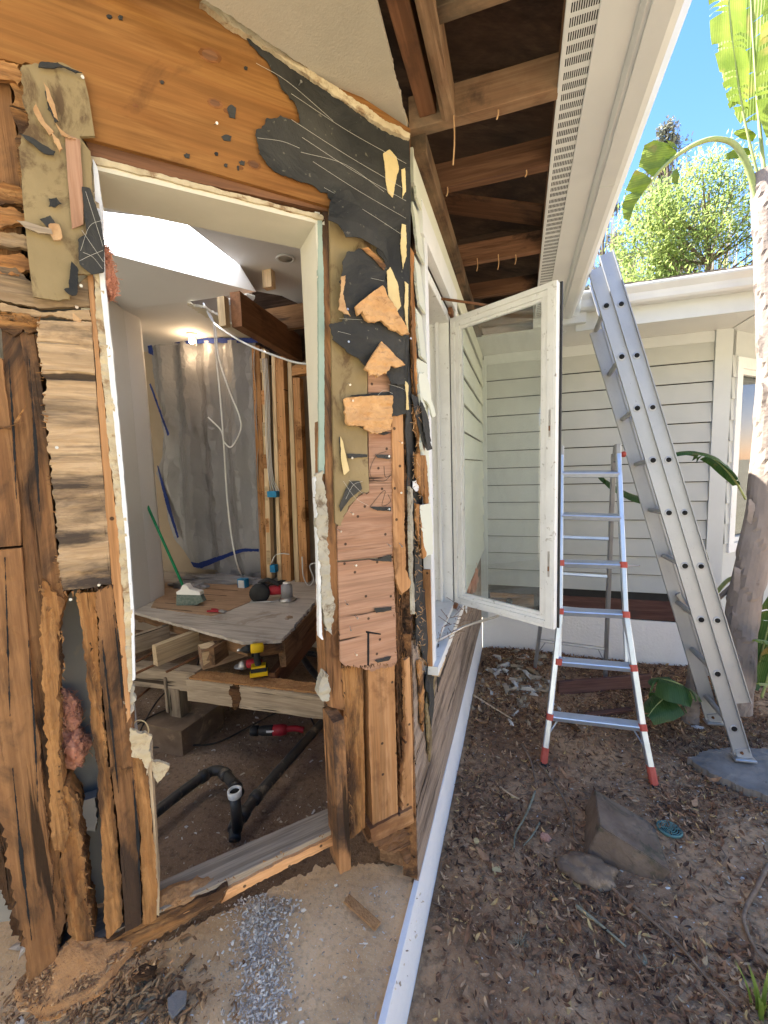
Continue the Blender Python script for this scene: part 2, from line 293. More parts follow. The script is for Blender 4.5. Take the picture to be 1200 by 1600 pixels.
c = m.mix(m.ramp(m.vor(60, rnd=False), [(.06, .7), (.1, 0)]), c, (.4, .37, .33))
m.color(c); m.bump(m.noise(8, 7, rnd=False), .03); m.bump(m.noise(90, 4, rnd=False), .005); MT['crawl'] = m.m
MT['hill'] = mottled('dry_grass_hill', (.27, .25, .18), (.38, .35, .28), 1.2, 1, .02, 8, rnd=False)

# ------------------------------------------------------------------ object helpers
def link(name, me, mat, parent=None, M=None, smooth=False):
    o = bpy.data.objects.new(name, me); COL.objects.link(o)
    if mat is not None and not me.materials: me.materials.append(MT[mat] if isinstance(mat, str) else mat)
    if smooth:
        for p in me.polygons: p.use_smooth = True
    if M is None: M = Matrix.Identity(4)
    if parent is not None:
        o.parent = parent; o.matrix_parent_inverse = Matrix.Identity(4)
        o.matrix_basis = parent_world(parent).inverted() @ M
    else: o.matrix_basis = M
    return o
def parent_world(p):
    m = p.matrix_basis.copy()
    while p.parent is not None: p = p.parent; m = p.matrix_basis @ m
    return m
def thing(name, label, cat, loc=(0, 0, 0), group=None):
    o = bpy.data.objects.new(name, None); o.empty_display_size = .1; COL.objects.link(o); o.matrix_basis = Matrix.Translation(loc)
    o['label'] = label; o['category'] = cat
    if group: o['group'] = group
    return o
def tag(o, label, cat, group=None):
    o['label'] = label; o['category'] = cat
    if group: o['group'] = group
    return o
def struct(o): o['kind'] = 'structure'; return o
def stuff(o): o['kind'] = 'stuff'; return o
def mesh(vs, fs):
    me = bpy.data.meshes.new('m'); me.from_pydata([tuple(v) for v in vs], [], fs); me.update(); return me
def recentre(vs):
    c = sum((Vector(v) for v in vs), Vector())/len(vs); return c, [Vector(v)-c for v in vs]
def world_mesh(name, vs, fs, mat, parent=None, smooth=False):
    c, v2 = recentre(vs); return link(name, mesh(v2, fs), mat, parent, Matrix.Translation(c), smooth)
def frame(O, ex, ey, ez): return Matrix(((ex.x, ey.x, ez.x, O.x), (ex.y, ey.y, ez.y, O.y), (ex.z, ey.z, ez.z, O.z), (0, 0, 0, 1)))
def nz(v, sc, seed=0): return noise.noise(Vector((v[0]*sc+seed, v[1]*sc-seed*.7, (v[2] if len(v) > 2 else 0)*sc+seed*1.3)))

def slabuv(name, mat, P, pts, off, th, parent=None, jag=.002, rough=.0, grid=.03, seed=None, warp=None):
    """irregular panel: outline pts in the plane's own (u,v) metres, front face at off, thickness th, torn edges jag, relief rough"""
    seed = random.uniform(0, 90) if seed is None else seed
    n = len(pts); js = (list(jag)+[jag[-1]]*n)[:n] if isinstance(jag, (list, tuple)) else [jag]*n
    out = []
    for i in range(n):
        a = Vector(pts[i]); b = Vector(pts[(i+1) % n]); L = (b-a).length; j = js[i]
        k = max(1, min(110, int(L/max(.003, min(.006, j))))) if j > 0 else max(1, int(L/.25))
        nr = Vector((-(b-a).y, (b-a).x)); nr = nr/(L or 1)
        for q in range(k):
            p = a.lerp(b, q/k)
            if j > 0 and q > 0: p = p+nr*(j*(1.5*nz((p.x, p.y), 22, seed)+1.1*nz((p.x, p.y), 75, seed+3)+random.uniform(-.28, .28)))
            out.append(p)
    us = [p.x for p in out]; vs_ = [p.y for p in out]
    inner = []
    area = (max(us)-min(us))*(max(vs_)-min(vs_))
    g = max(grid, math.sqrt(area/2500))
    if rough > 0 or warp:
        u = min(us)+g/2
        while u < max(us):
            v = min(vs_)+g/2
            while v < max(vs_):
                inner.append(Vector((u+random.uniform(-.3, .3)*g, v+random.uniform(-.3, .3)*g))); v += g
            u += g
    allv = out+inner
    edges = [(i, (i+1) % len(out)) for i in range(len(out))]
    rv, re, rf, *_ = delaunay_2d_cdt(allv, edges, [list(range(len(out)))], 1, 1e-5)
    c = sum(rv, Vector((0, 0)))/len(rv)
    def h(p):
        z = 0
        if rough: z += rough*(nz((p.x*.18, p.y), 55, seed)+.5*nz((p.x*.5, p.y), 120, seed+5))
        if warp: z += warp(p.x, p.y)
        return z
    vs = [(p.x-c.x, p.y-c.y, h(p)) for p in rv]; m_ = len(vs)
    vs += [(p.x-c.x, p.y-c.y, -th+(warp(p.x, p.y) if warp else 0)) for p in rv]
    fs = []
    cnt = {}
    for f in rf:
        A2 = sum(rv[f[i]].x*rv[f[(i+1) % len(f)]].y-rv[f[(i+1) % len(f)]].x*rv[f[i]].y for i in range(len(f)))
        f = list(f) if A2 > 0 else list(reversed(f))
        fs.append(f); fs.append([x+m_ for x in reversed(f)])
        for i in range(len(f)): e = (f[i], f[(i+1) % len(f)]); cnt[e] = 1
    for (a, b) in list(cnt):
        if (b, a) not in cnt: fs.append([b, a, a+m_, b+m_])
    return link(name, mesh(vs, fs), mat, parent, frame(P.pt(c.x, c.y, off), P.ex, P.ey, P.n))
def slab(name, mat, P, px, off, th, parent=None, vert=False, **kw):
    Q = P.vert() if vert else P
    return slabuv(name, mat, Q, [Q.uv(P.hit(x, y, off)) for x, y in px], off, th, parent, **kw)

def beam(name, mat, p0, p1, w, h, parent=None, up=(0, 0, 1), seg=None, wob=.0012, jag0=0, jag1=0, ch=.0015, div=3):
    """length along local X; width w across, height h along up"""
    p0, p1 = Vector(p0), Vector(p1); ex = (p1-p0); L = ex.length; ex.normalize(); up = Vector(up)
    ey = up.cross(ex).normalized(); ez = ex.cross(ey)
    ring = []
    cs = [(-w/2, -h/2), (w/2, -h/2), (w/2, h/2), (-w/2, h/2)]
    for i in range(4):
        a, b = Vector(cs[i]), Vector(cs[(i+1) % 4]); d = (b-a).normalized()
        a2, b2 = a+d*ch, b-d*ch
        for q in range(div+1): ring.append(a2.lerp(b2, q/div))
    seg = seg or max(1, min(24, int(L/.12))); sd_ = random.uniform(0, 90)
    vs = []; k = len(ring)
    for s_ in range(seg+1):
        x = L*s_/seg
        for r in ring:
            xx = x
            if s_ == 0 and jag0: xx += jag0*random.uniform(0, 1)
            if s_ == seg and jag1: xx -= jag1*random.uniform(0, 1)
            q = Vector((r.x, r.y)); dz = wob*nz((xx*1.5, r.x*20, r.y*20), 3, sd_)
            q = q*(1+dz/max(.01, min(w, h)/2))
            vs.append((xx, q.x+wob*2*nz((xx, 0, 0), 2, sd_), q.y))
    fs = []
    for s_ in range(seg):
        for i in range(k):
            j = (i+1) % k; fs.append([s_*k+i, s_*k+j, (s_+1)*k+j, (s_+1)*k+i])
    fs = [list(reversed(f)) for f in fs]
    c0 = len(vs); vs.append((0+jag0*.6, 0, 0)); vs.append((L-jag1*.6, 0, 0))
    for i in range(k):
        j = (i+1) % k; fs.append([c0, j, i][::-1] if False else [c0, i, j][::-1]); fs.append([c0+1, seg*k+i, seg*k+j])
    me = mesh(vs, fs)
    bm = bmesh.new(); bm.from_mesh(me); bmesh.ops.recalc_face_normals(bm, faces=bm.faces); bm.to_mesh(me); bm.free()
    return link(name, me, mat, parent, frame(p0, ex, ey, ez))
def boxw(name, mat, lo, hi, parent=None, ch=.001):
    """axis aligned box, its longest side as grain direction"""
    lo, hi = Vector(lo), Vector(hi); d = hi-lo; c = (lo+hi)/2
    a = max(range(3), key=lambda i: d[i]); e = Vector((0, 0, 0)); e[a] = d[a]/2
    up = Vector((0, 0, 1)) if a != 2 else Vector((0, 1, 0)); 
    if a == 0: return beam(name, mat, c-e, c+e, d.y, d.z, parent, up, wob=0, ch=ch, div=1, seg=1)
    if a == 1: return beam(name, mat, c-e, c+e, d.x, d.z, parent, up, wob=0, ch=ch, div=1, seg=1)
    return beam(name, mat, c-e, c+e, d.x, d.y, parent, up, wob=0, ch=ch, div=1, seg=1)
def spline(pts, n=8):
    pts = [Vector(p) for p in pts]
    if len(pts) < 3: return pts
    P = [pts[0]*2-pts[1]]+pts+[pts[-1]*2-pts[-2]]; out = []
    for i in range(1, len(P)-2):
        a, b, c, d = P[i-1:i+3]
        for q in range(n):
            t = q/n; out.append(.5*((2*b)+(c-a)*t+(2*a-5*b+4*c-d)*t*t+(3*b-a-3*c+d)*t**3))
    return out+[pts[-1]]
def tubegeo(pts, r, k=8, cap=True, flat=1):
    pts = [Vector(p) for p in pts]; vs = []; fs = []; n = len(pts); prev = None
    for i, p in enumerate(pts):
        t = (pts[min(i+1, n-1)]-pts[max(i-1, 0)]).normalized()
        if prev is None: a = t.orthogonal().normalized()
        else: a = (prev-t*prev.dot(t)).normalized()
        prev = a; b = t.cross(a); rr = r(i/(n-1)) if callable(r) else r
        for q in range(k):
            an = 2*math.pi*q/k; vs.append(p+a*(math.cos(an)*rr)+b*(math.sin(an)*rr*flat))
    for i in range(n-1):
        for q in range(k):
            j = (q+1) % k; fs.append([i*k+q, i*k+j, (i+1)*k+j, (i+1)*k+q])
    if cap: fs.append(list(range(k))[::-1]); fs.append([(n-1)*k+q for q in range(k)])
    return vs, fs
def tube(name, mat, pts, r, parent=None, k=8, smooth=True, sp=True, cap=True):
    vs, fs = tubegeo(spline(pts) if sp else pts, r, k, cap); return world_mesh(name, vs, fs, mat, parent, smooth)
def lathe(name, mat, O, axis, prof, parent=None, k=20, smooth=True):
    """prof: (distance along axis, radius)"""
    ax = Vector(axis).normalized(); a = ax.orthogonal().normalized(); b = ax.cross(a); vs = []; fs = []
    for (d, r) in prof:
        for q in range(k): an = 2*math.pi*q/k; vs.append(a*(math.cos(an)*r)+b*(math.sin(an)*r)+ax*d)
    for i in range(len(prof)-1):
        for q in range(k): j = (q+1) % k; fs.append([i*k+q, i*k+j, (i+1)*k+j, (i+1)*k+q])
    fs.append(list(range(k))[::-1]); fs.append([(len(prof)-1)*k+q for q in range(k)])
    return link(name, mesh(vs, fs), mat, parent, Matrix.Translation(Vector(O)), smooth)
def extrude(name, mat, prof, axis_from, axis_to, ex, ey, parent=None, closed=True, smooth=False):
    """profile (a,b) along ex,ey swept from one point to the other"""
    p0, p1 = Vector(axis_from), Vector(axis_to); ex, ey = Vector(ex), Vector(ey); k = len(prof)
    vs = [ex*a+ey*b for a, b in prof]+[(p1-p0)+ex*a+ey*b for a, b in prof]
    fs = [[i, (i+1) % k, (i+1) % k+k, i+k] for i in range(k if closed else k-1)]
    if closed: fs += [list(range(k))[::-1], [i+k for i in range(k)]]
    me = mesh(vs, fs); bm = bmesh.new(); bm.from_mesh(me); bmesh.ops.recalc_face_normals(bm, faces=bm.faces); bm.to_mesh(me); bm.free()
    return link(name, me, mat, parent, Matrix.Translation(p0), smooth)
def blob(name, mat, O, rx, ry, rz, parent=None, amp=.25, sc=3, sub=3, seed=0, M=None, smooth=True):
    bm = bmesh.new(); bmesh.ops.create_icosphere(bm, subdivisions=sub, radius=1)
    for v in bm.verts:
        k = 1+amp*nz(v.co, sc, seed)+amp*.5*nz(v.co, sc*3, seed+9); v.co = Vector((v.co.x*rx*k, v.co.y*ry*k, v.co.z*rz*k))
    me = bpy.data.meshes.new('m'); bm.to_mesh(me); bm.free()
    T = Matrix.Translation(Vector(O)); return link(name, me, mat, parent, T @ M if M else T, smooth)
def sheet(name, mat, x0, x1, y0, y1, nx, ny, hf, parent=None):
    vs = [(x0+(x1-x0)*i/nx, y0+(y1-y0)*j/ny, 0) for j in range(ny+1) for i in range(nx+1)]
    vs = [(x, y, hf(x, y)) for x, y, _ in vs]
    fs = [[j*(nx+1)+i, j*(nx+1)+i+1, (j+1)*(nx+1)+i+1, (j+1)*(nx+1)+i] for j in range(ny) for i in range(nx)]
    return link(name, mesh(vs, fs), mat, parent, None, True)
def tinted_mesh(name, vs, fs, tints, mat, parent=None, smooth=False):
    me = mesh(vs, fs); at = me.attributes.new('tint', 'FLOAT', 'FACE'); at.data.foreach_set('value', tints)
    return link(name, me, mat, parent, None, smooth)
#==BODY==

# ================================================================== SETTING
def gh(x, y):
    z = .012*nz((x, y), 1.6, 3)+.008*nz((x, y), 6, 8)+.004*nz((x, y), 17, 1)
    z += .05*math.exp(-((x-.1)**2+(y-3.5)**2)/.12)
    if x < -.2: z -= .01*(-.2-x)/.1
    return z
struct(sheet('garden_ground', 'soil', -.345, 4.6, -1.2, 3.9, 200, 200, gh))
def ch_(x, y): return -.13+.05*nz((x, y), 1.1, 5)+.015*nz((x, y), 6, 2)+(.2*max(0, min(1, (S*x-S*y+1.21)/.12+1)) if y < 1.6 else 0)
struct(sheet('crawlspace_ground', 'crawl', -6, -.4, -1.5, 3.95, 130, 130, ch_))
struct(sheet('far_ground', 'hill', -300, 300, -300, 300, 2, 2, lambda x, y: -.42))
def padw(u, v): return .012*nz((u, v), 2.2, 4)+.008*nz((u, v), 8, 2)+.004*nz((u, v), 25, 7)
G25 = PZ(0)
padpx = [(640, 1350), (560, 1345), (500, 1352), (420, 1388), (350, 1420), (250, 1472), (110, 1545), (55, 1500), (0, 1400), (-150, 1330)]
padpts = [(-.345, 1.29)]+[tuple(PZ(.25).hit(x, y)[:2]) for x, y in padpx]+[(-2.4, -.6), (-.345, -.6)]
padpts = padpts[::-1]
struct(slabuv('sand_pad', 'sand', G25, padpts, .25, .3, None, jag=[0, 0]+[.012]*(len(padpts)-3)+[0], grid=.02, rough=.001, warp=padw))

# foundations
boxw('foundation', 'fnd', (-.352, -1.2, -.4), (-.333, 3.885, .262)); struct(bpy.data.objects['foundation'])
struct(boxw('wing_foundation', 'fnd', (-.33, 3.885, -.4), (1.5, 4.05, .365)))
PD = Plane((1.5, 3.885, 0), (S, S, 0), (0, 0, 1))
struct(slabuv('wing_foundation', 'fnd', PD, [(0, -.4), (2.4, -.4), (2.4, .365), (0, .365)], 0, .1, jag=0))

# interior shell
struct(slabuv('wall_back', 'tanwall', PY(3.76), [(-5.5, -.4), (-2.5, -.4), (-2.5, 3.7), (-5.5, 3.7)], 0, .1, jag=0))
struct(slabuv('wall_back', 'tanwall', PY(3.762), [(-2.5, -.4), (-.4, -.4), (-.4, 2.75), (-2.5, 2.75)], 0, .1, jag=0))
struct(boxw('wall_left', 'drywall', (-5.6, -1.4, -.3), (-5.5, 3.8, 4.2)))
struct(boxw('unseen_wall_near', 'drywall', (-5.5, -1.5, 2.7), (-2.75, -1.4, 4.2)))  # unseen wall, left open below to let daylight into the room
ZU, ZL = 3.25, 3.05
sk = [hz(155, 330, ZU), hz(285, 345, ZU), hz(375, 415, ZU), hz(165, 378, ZU)]
# carry the skylight opening on behind the jamb, along its own edges
sk[0] = sk[0]+(sk[0]-sk[1])*1.1; sk[3] = sk[3]+(sk[3]-sk[2])*.75
dl, dr = hz(165, 490, ZL), hz(400, 456, ZL)
dl = dl+(dl-dr)*.6
brk = [hz(400, 455, ZU), hz(440, 462, ZU), hz(482, 482, ZU)]
def faces(name, mat, pts, fs): return struct(world_mesh(name, pts, fs, mat))
o0, o1, o2 = Vector((-5.5, -1.4, ZU)), Vector((-.46, -1.4, ZU)), Vector((-.46, 2.7, ZU))
p_ = [o0, o1, o2, brk[2], brk[1], brk[0], sk[0], sk[1], sk[2], sk[3], Vector((-5.5, 2.4, ZU))]
faces('ceiling', 'ceiling', p_, [(0, 1, 7, 6), (1, 2, 3, 4), (1, 4, 5, 8, 7), (0, 6, 9, 10)])
faces('ceiling_soffit', 'ceiling', [sk[3], sk[2], brk[0], dr, dl], [(0, 1, 2, 3), (0, 3, 4)])
low = [dl, hz(295, 470, ZL), hz(318, 486, ZL), hz(345, 500, ZL), hz(345, 500, ZL).lerp(hz(402, 536, ZL), .8), Vector((-5.5, 3.765, ZL)), Vector((-5.5, 2.6, ZL))]
faces('lower_ceiling', 'ceiling', low, [list(range(7))])
ceil_edge = thing('ceiling_opening_edge', 'jagged broken plaster edge round the hole torn in the lower ceiling', 'broken plaster', hz(330, 480, ZL))
slabuv('plaster_edge', 'cream', PZ(ZL), [tuple(hz(x, y, ZL)[:2]) for x, y in [(292, 469), (400, 535), (404, 529), (345, 488), (318, 473)]], -.02, .02, ceil_edge, jag=.012)
slabuv('torn_flap', 'white', PZ(ZU), [tuple(hz(x, y, ZU)[:2]) for x, y in [(350, 463), (385, 452), (398, 456), (393, 465), (385, 458), (352, 472)]], -.03, .012, ceil_edge, jag=.006)

# roof of the near house, with the skylight's opening
def rz(x): return 2.80+(.1-x)*.33
def rp(x, y, d=0): return Vector((x, y, rz(x)+d))
X0, X1, Y0, Y1 = -6.2, .34, .72, 4.4
hx0, hx1, hy0, hy1 = -3.7, -1.55, 1.0, 3.05
def holed(name, mat, d, parent=None):
    A_ = [rp(X0, Y0-2, d), rp(X1, Y0, d), rp(X1, Y1, d), rp(X0, Y1, d)]; B_ = [rp(hx0, hy0, d), rp(hx1, hy0, d), rp(hx1, hy1, d), rp(hx0, hy1, d)]
    return world_mesh(name, A_+B_, [(0, 1, 5, 4), (1, 2, 6, 5), (2, 3, 7, 6), (3, 0, 4, 7)], mat, parent)
roof = thing('house_roof', 'shingled roof of the near house over the gutted room with open dark rafter bays', 'roof', (0, 2, 3))
holed('roof_sheathing', 'attic', 0, roof); holed('shingle_layer', 'shingle', .03, roof)
for y_ in (1.75, 2.42, 3.0, 3.6): boxw('rafter', 'attic', (-1.5, y_, 3.27), (-.35, y_+.04, 3.33), roof)
sl = thing('skylight', 'bright white skylight set in the grey ceiling beyond the opening', 'skylight', (-2.5, 2, ZU+.4))
world_mesh('diffuser', [p+Vector((0, 0, .012)) for p in sk], [(0, 1, 2, 3)], 'diffuser', sl)
for a, b in (((hx0, hy0), (hx1, hy0)), ((hx1, hy0), (hx1, hy1)), ((hx1, hy1), (hx0, hy1)), ((hx0, hy1), (hx0, hy0))):
    beam('kerb', 'white', rp(*a, .03), rp(*b, .03), .04, .06, sl)
struct(world_mesh('skylight_well', [p for a in ((hx0, hy0), (hx1, hy0), (hx1, hy1), (hx0, hy1)) for p in (Vector((*a, ZU+.03)), rp(*a, -.005))], [(0, 1, 3, 2), (2, 3, 5, 4), (4, 5, 7, 6), (6, 7, 1, 0)], 'ceiling'))

# ================================================================== BAY WALL (gutted)
BW = thing('gutted_wall', 'stripped timber wall of the near house with tall framed opening, rotted studs and torn felt', 'wall', (XB, 1.275, .4))
def a_(name, mat, px, off, th, **k): return slab(name, mat, PA, px, off, th, BW, **k)
u0 = -.2
# lining seen through the gap, behind studs
slabuv('inner_lining', 'greydry', PA, [(-2.6, 1.2), (-1.02, .62), (-.78, .56), (-.79, 2.5), (-2.6, 2.8)], -.1, .012, BW, jag=0)
slabuv('upper_lining', 'greydry', PA, [(-2.6, 2.405), (.0, 2.405), (.0, 3.3), (-2.6, 3.3)], -.11, .012, BW, jag=0)
# header
a_('header_board', 'header', [(-140, -300), (315, -12), (641, 201), (641, 318), (512, 322), (320, 266), (130, 214), (100, 125), (35, 100), (0, 92), (-140, 60)], .014, .013, jag=[.0, 0, 0, 0, 0, 0, .003, .005, .006, .005, 0], rough=.0006, grid=.03)
for kx, ky, kr in ((328, 86, 15), (336, 161, 10), (397, 257, 9), (355, 173, 5), (253, 128, 4), (212, 165, 4), (376, 262, 4)):
    for r_, mt_, of_ in ((1, 'knotring', .0146), (.68, 'redbeam', .0149)):
        if r_ < 1 and kr < 6: continue
        a_('wood_knot', mt_, [(kx+kr*r_*1.25*math.cos(t*.7854), ky+kr*r_*.35*math.cos(t*.7854)+kr*r_*.8*math.sin(t*.7854)) for t in range(8)][::-1], of_, .0012, jag=.0012)
for kx, ky, w_, h_ in ((362, 174, 7, 11), (354, 215, 8, 5), (253, 128, 3, 3), (292, 243, 5, 4), (353, 258, 3, 3), (378, 254, 5, 4), (384, 106, 3, 3), (170, 25, 4, 3), (188, 27, 4, 4), (372, 262, 2, 4), (338, 240, 3, 3)):
    a_('felt_scrap', 'felt', [(kx-w_, ky-h_*.4), (kx-w_*.2, ky-h_), (kx+w_, ky-h_*.5), (kx+w_*.8, ky+h_), (kx-w_*.5, ky+h_*.8)][::-1], .0165, .002, jag=.0012)
a_('header_lumber', 'redbeam', [(128, 205), (330, 262), (512, 312), (512, 330), (330, 290), (144, 248)], .003, .1, jag=.0006)
slabuv('head_reveal', 'cream', PZ(2.372), [tuple(p[:2]) for p in (PA.pt(-.79, 0, .0), PA.pt(-.232, 0, .0), PA.pt(-.232, 0, -.145), PA.pt(-.79, 0, -.145))][::-1], 0, .016, BW, jag=0, warp=lambda u, v: 0)
slabuv('head_plaster_edge', 'plaster', PA, [(-.775, 2.366), (-.237, 2.366), (-.237, 2.376), (-.775, 2.378)], .006, .02, BW, jag=.0015, rough=.001, grid=.012)
# right reveal
def jbox(name, mat, u0, u1, z0, z1, o0, o1):
    pts = [PA.pt(u, z, o) for u in (u0, u1) for z in (z0, z1) for o in (o0, o1)]
    return world_mesh(name, pts, [(0, 1, 3, 2), (4, 6, 7, 5), (0, 4, 5, 1), (2, 3, 7, 6), (0, 2, 6, 4), (1, 5, 7, 3)], mat, BW)
jbox('jamb_reveal', 'cream', -.257, -.243, 1.15, 2.386, -.145, -.002)
jbox('jamb_reveal', 'cream', -.799, -.782, 1.3, 2.386, -.145, -.002)
a_('green_board_edge', 'green', [(497, 338), (503, 336), (507, 500), (507, 740), (499, 742), (498, 500)], .002, .012, jag=.001)
a_('plaster_edge', 'grime', [(494, 741), (505, 735), (511, 800), (516, 900), (522, 960), (519, 992), (510, 986), (503, 940), (497, 850)], .012, .02, jag=.004, rough=.004, grid=.008)
a_('plaster_lump', 'grime', [(497, 1086), (500, 1066), (507, 1050), (514, 1056), (517, 1076), (514, 1094), (504, 1096)], .02, .03, jag=.003, rough=.006, grid=.008)
a_('white_corner_bead', 'white', [(491, 748), (497, 741), (501, 850), (503, 990), (505, 1000), (499, 996), (496, 860)], .008, .02, jag=.001)
# right post timbers, from the opening to the corner
a_('stud', 'brown', [(503, 332), (516, 318), (520, 600), (525, 830), (530, 1000), (536, 1090), (540, 1110), (513, 1104), (511, 1050), (509, 1000), (508, 720)], .0, .09, vert=True, jag=.0008, rough=.0008)
a_('stud', 'rotfir', [(532, 1040), (550, 1036), (567, 1040), (569, 1180), (571, 1292), (547, 1310), (541, 1200), (536, 1100)], -.004, .09, vert=True, jag=[.008, .006, .001, .001, .004, .004, .002, .002], rough=.005, grid=.01)
a_('stud', 'fresh', [(575, 1036), (616, 1030), (619, 1160), (622, 1283), (583, 1300), (577, 1160)], -.002, .09, vert=True, jag=.001, rough=.0008)
a_('stud', 'fresh', [(631, 1032), (640, 1026), (645, 1160), (646, 1278), (627, 1288), (628, 1240), (634, 1150)], -.003, .06, vert=True, jag=[.004, .0, 0, .002, .004, .004, .003], rough=.001)
a_('rotted_stud', 'darkrot', [(614, 890), (642, 890), (644, 1100), (646, 1270), (619, 1270), (616, 1080)], -.045, .05, vert=True, jag=.003, rough=.012, grid=.009)
a_('rotted_stud', 'darkrot', [(619, 910), (633, 905), (637, 1000), (632, 1090), (634, 1180), (626, 1230), (621, 1130), (617, 1010)], -.02, .02, vert=True, jag=.007, rough=.012, grid=.008)
a_('rotted_stud', 'darkrot', [(568, 1044), (578, 1040), (582, 1290), (570, 1296)], -.06, .02, vert=True, jag=.001, rough=.006, grid=.01)
a_('bottom_plate', 'fresh', [(578, 1296), (645, 1262), (647, 1285), (640, 1290), (582, 1316)], .008, .08, jag=[.002, .0, .001, .002, .004], rough=.002)
a_('broken_sill_end', 'darkrot', [(575, 1312), (640, 1292), (646, 1345), (655, 1358), (620, 1330), (600, 1330)], -.02, .05, jag=.01, rough=.012, grid=.012)
a_('sheathing_board', 'tan', [(515, 318), (545, 325), (612, 350), (612, 560), (574, 575), (574, 700), (577, 768), (562, 772), (545, 790), (531, 822), (524, 818), (519, 600)], .010, .010, vert=True, jag=[0, 0, 0, 0, 0, 0, .003, .004, .004, .002, 0, 0])
a_('sheathing_board', 'plyred', [(575, 560), (613, 545), (614, 700), (614, 869), (528, 876), (527, 824), (545, 795), (563, 774), (577, 770)], .009, .010, jag=[0, 0, 0, 0, 0, 0, .003, .004, .0])
a_('sheathing_board', 'plyred', [(528, 879), (614, 872), (618, 960), (620, 1028), (618, 1040), (598, 1043), (580, 1050), (560, 1044), (540, 1042), (532, 1034)], .009, .010, jag=[0, .0015, .0015, .003, .005, .006, .006, .006, .003, 0])
a_('corner_board', 'fresh', [(612, 622), (629, 618), (631, 720), (632, 800), (634, 880), (641, 915), (628, 930), (619, 905), (615, 870)], .014, .018, vert=True, jag=[.003, 0, 0, .003, .006, .004, .004, .0015, .0015], rough=.0006)
a_('saw_kerf_shade', 'darkhole', [(574, 987), (577, 988), (577, 1040), (574, 1040)], .0103, .0012, jag=.0004)
a_('saw_kerf_shade', 'darkhole', [(572, 986), (595, 990), (595, 992), (572, 989)], .0103, .0012, jag=.0004)
# short sawn stud standing on the sill
beam('short_stud', 'brown', PA.pt(-.279, .505, .012), PA.pt(-.279, .985, .012), .036, .09, BW, up=PA.n, jag0=.004, jag1=.002)
# left side timbers
a_('left_stud', 'brown', [(-160, 100), (14, 118), (24, 200), (36, 300), (30, 470), (-160, 460)], -.015, .09, vert=True, jag=.001, rough=.001)
a_('torn_sheathing', 'rotfir', [(-160, 60), (0, 90), (30, 100), (40, 118), (28, 132), (8, 124), (-40, 118), (-160, 100)], .012, .01, jag=.004, rough=.004, grid=.012)
a_('torn_sheathing', 'rotfir', [(16, 118), (38, 118), (58, 190), (60, 260), (52, 310), (36, 315), (28, 230)], .006, .01, jag=.005, rough=.006, grid=.01)
for k, (pts, mt) in enumerate([([(-160, 262), (12, 286), (38, 302), (40, 322), (20, 318), (-160, 312)], 'rotfir'), ([(-160, 318), (15, 322), (42, 332), (40, 350), (18, 352), (-160, 345)], 'rotfir'), ([(-160, 352), (36, 366), (45, 372), (44, 390), (0, 384), (-160, 378)], 'weather'), ([(-160, 386), (30, 394), (48, 405), (52, 420), (30, 432), (-160, 420)], 'rotfir')]):
    a_('torn_sheathing', mt, pts, .004+.004*(k % 2), .012, jag=.006, rough=.006, grid=.012)
a_('weathered_board', 'weather', [(-160, 405), (20, 415), (48, 440), (108, 462), (126, 440), (137, 430), (141, 478), (62, 482), (0, 468), (-160, 455)], .008, .012, jag=[.003, .004, 0, 0, 0, 0, .001, .003, .003, 0], rough=.003, grid=.015)
a_('weathered_board', 'weather', [(-160, 462), (0, 474), (62, 487), (141, 483), (143, 500), (56, 494), (0, 484), (-160, 474)], .011, .012, jag=.003, rough=.003, grid=.015)
a_('rotted_board', 'rotfir', [(-160, 480), (0, 489), (50, 496), (66, 505), (60, 517), (36, 514), (22, 526), (0, 512), (-160, 505)], .006, .014, jag=.006, rough=.009, grid=.009)
wz = [(58, 500), (143, 503), (149, 590), (157, 700), (166, 800), (174, 912), (150, 918), (97, 925), (93, 880), (86, 820), (78, 720), (70, 640), (72, 600), (62, 570)]
a_('weathered_sheathing', 'weather', wz, .012, .012, jag=[.001, 0, 0, 0, 0, .003, .003, .003, .004, .004, .004, .006, .007, .004], rough=.0035, grid=.012)
a_('left_stud', 'brown', [(-300, 560), (-40, 548), (3, 560), (20, 690), (31, 790), (33, 852), (-60, 860), (-300, 870)], .004, .09, vert=True, jag=[0, 0, .001, .001, .001, 0, 0, 0], rough=.0015)
a_('left_stud', 'brown', [(-300, 874), (-60, 864), (33, 856), (54, 1100), (70, 1250), (88, 1430), (90, 1500), (52, 1548), (36, 1480), (18, 1380), (0, 1285), (-300, 1050)], .006, .09, vert=True, jag=[0, 0, .0, .002, .003, .005, .005, .006, .008, .008], rough=.004, grid=.014)
a_('left_stud', 'brown', [(2, 512), (34, 516), (50, 640), (64, 760), (70, 905), (82, 1040), (84, 1200), (92, 1320), (104, 1440), (84, 1490), (70, 1250), (54, 1100), (36, 856), (30, 760), (8, 600)], -.002, .09, vert=True, jag=[.003, .001, 0, .001, .001, .002, .002, .003, .003, .003, .002, .001, 0, 0, 0], rough=.002, grid=.014)
a_('left_stud', 'brown', [(30, 518), (58, 524), (74, 700), (88, 850), (100, 938), (90, 935), (68, 905), (64, 800), (50, 640)], .000, .09, vert=True, jag=.001, rough=.001)
a_('rotted_stud', 'rotfir', [(66, 905), (88, 930), (101, 938), (93, 962), (91, 1030), (92, 1180), (97, 1240), (108, 1290), (100, 1330), (84, 1330), (76, 1260), (70, 1100), (64, 980)], .010, .04, vert=True, jag=.004, rough=.006, grid=.01)
a_('rotted_stud', 'rotfir', [(80, 1238), (106, 1230), (122, 1262), (128, 1330), (136, 1400), (146, 1470), (120, 1500), (104, 1440), (92, 1330)], .004, .07, vert=True, jag=.005, rough=.008, grid=.01)
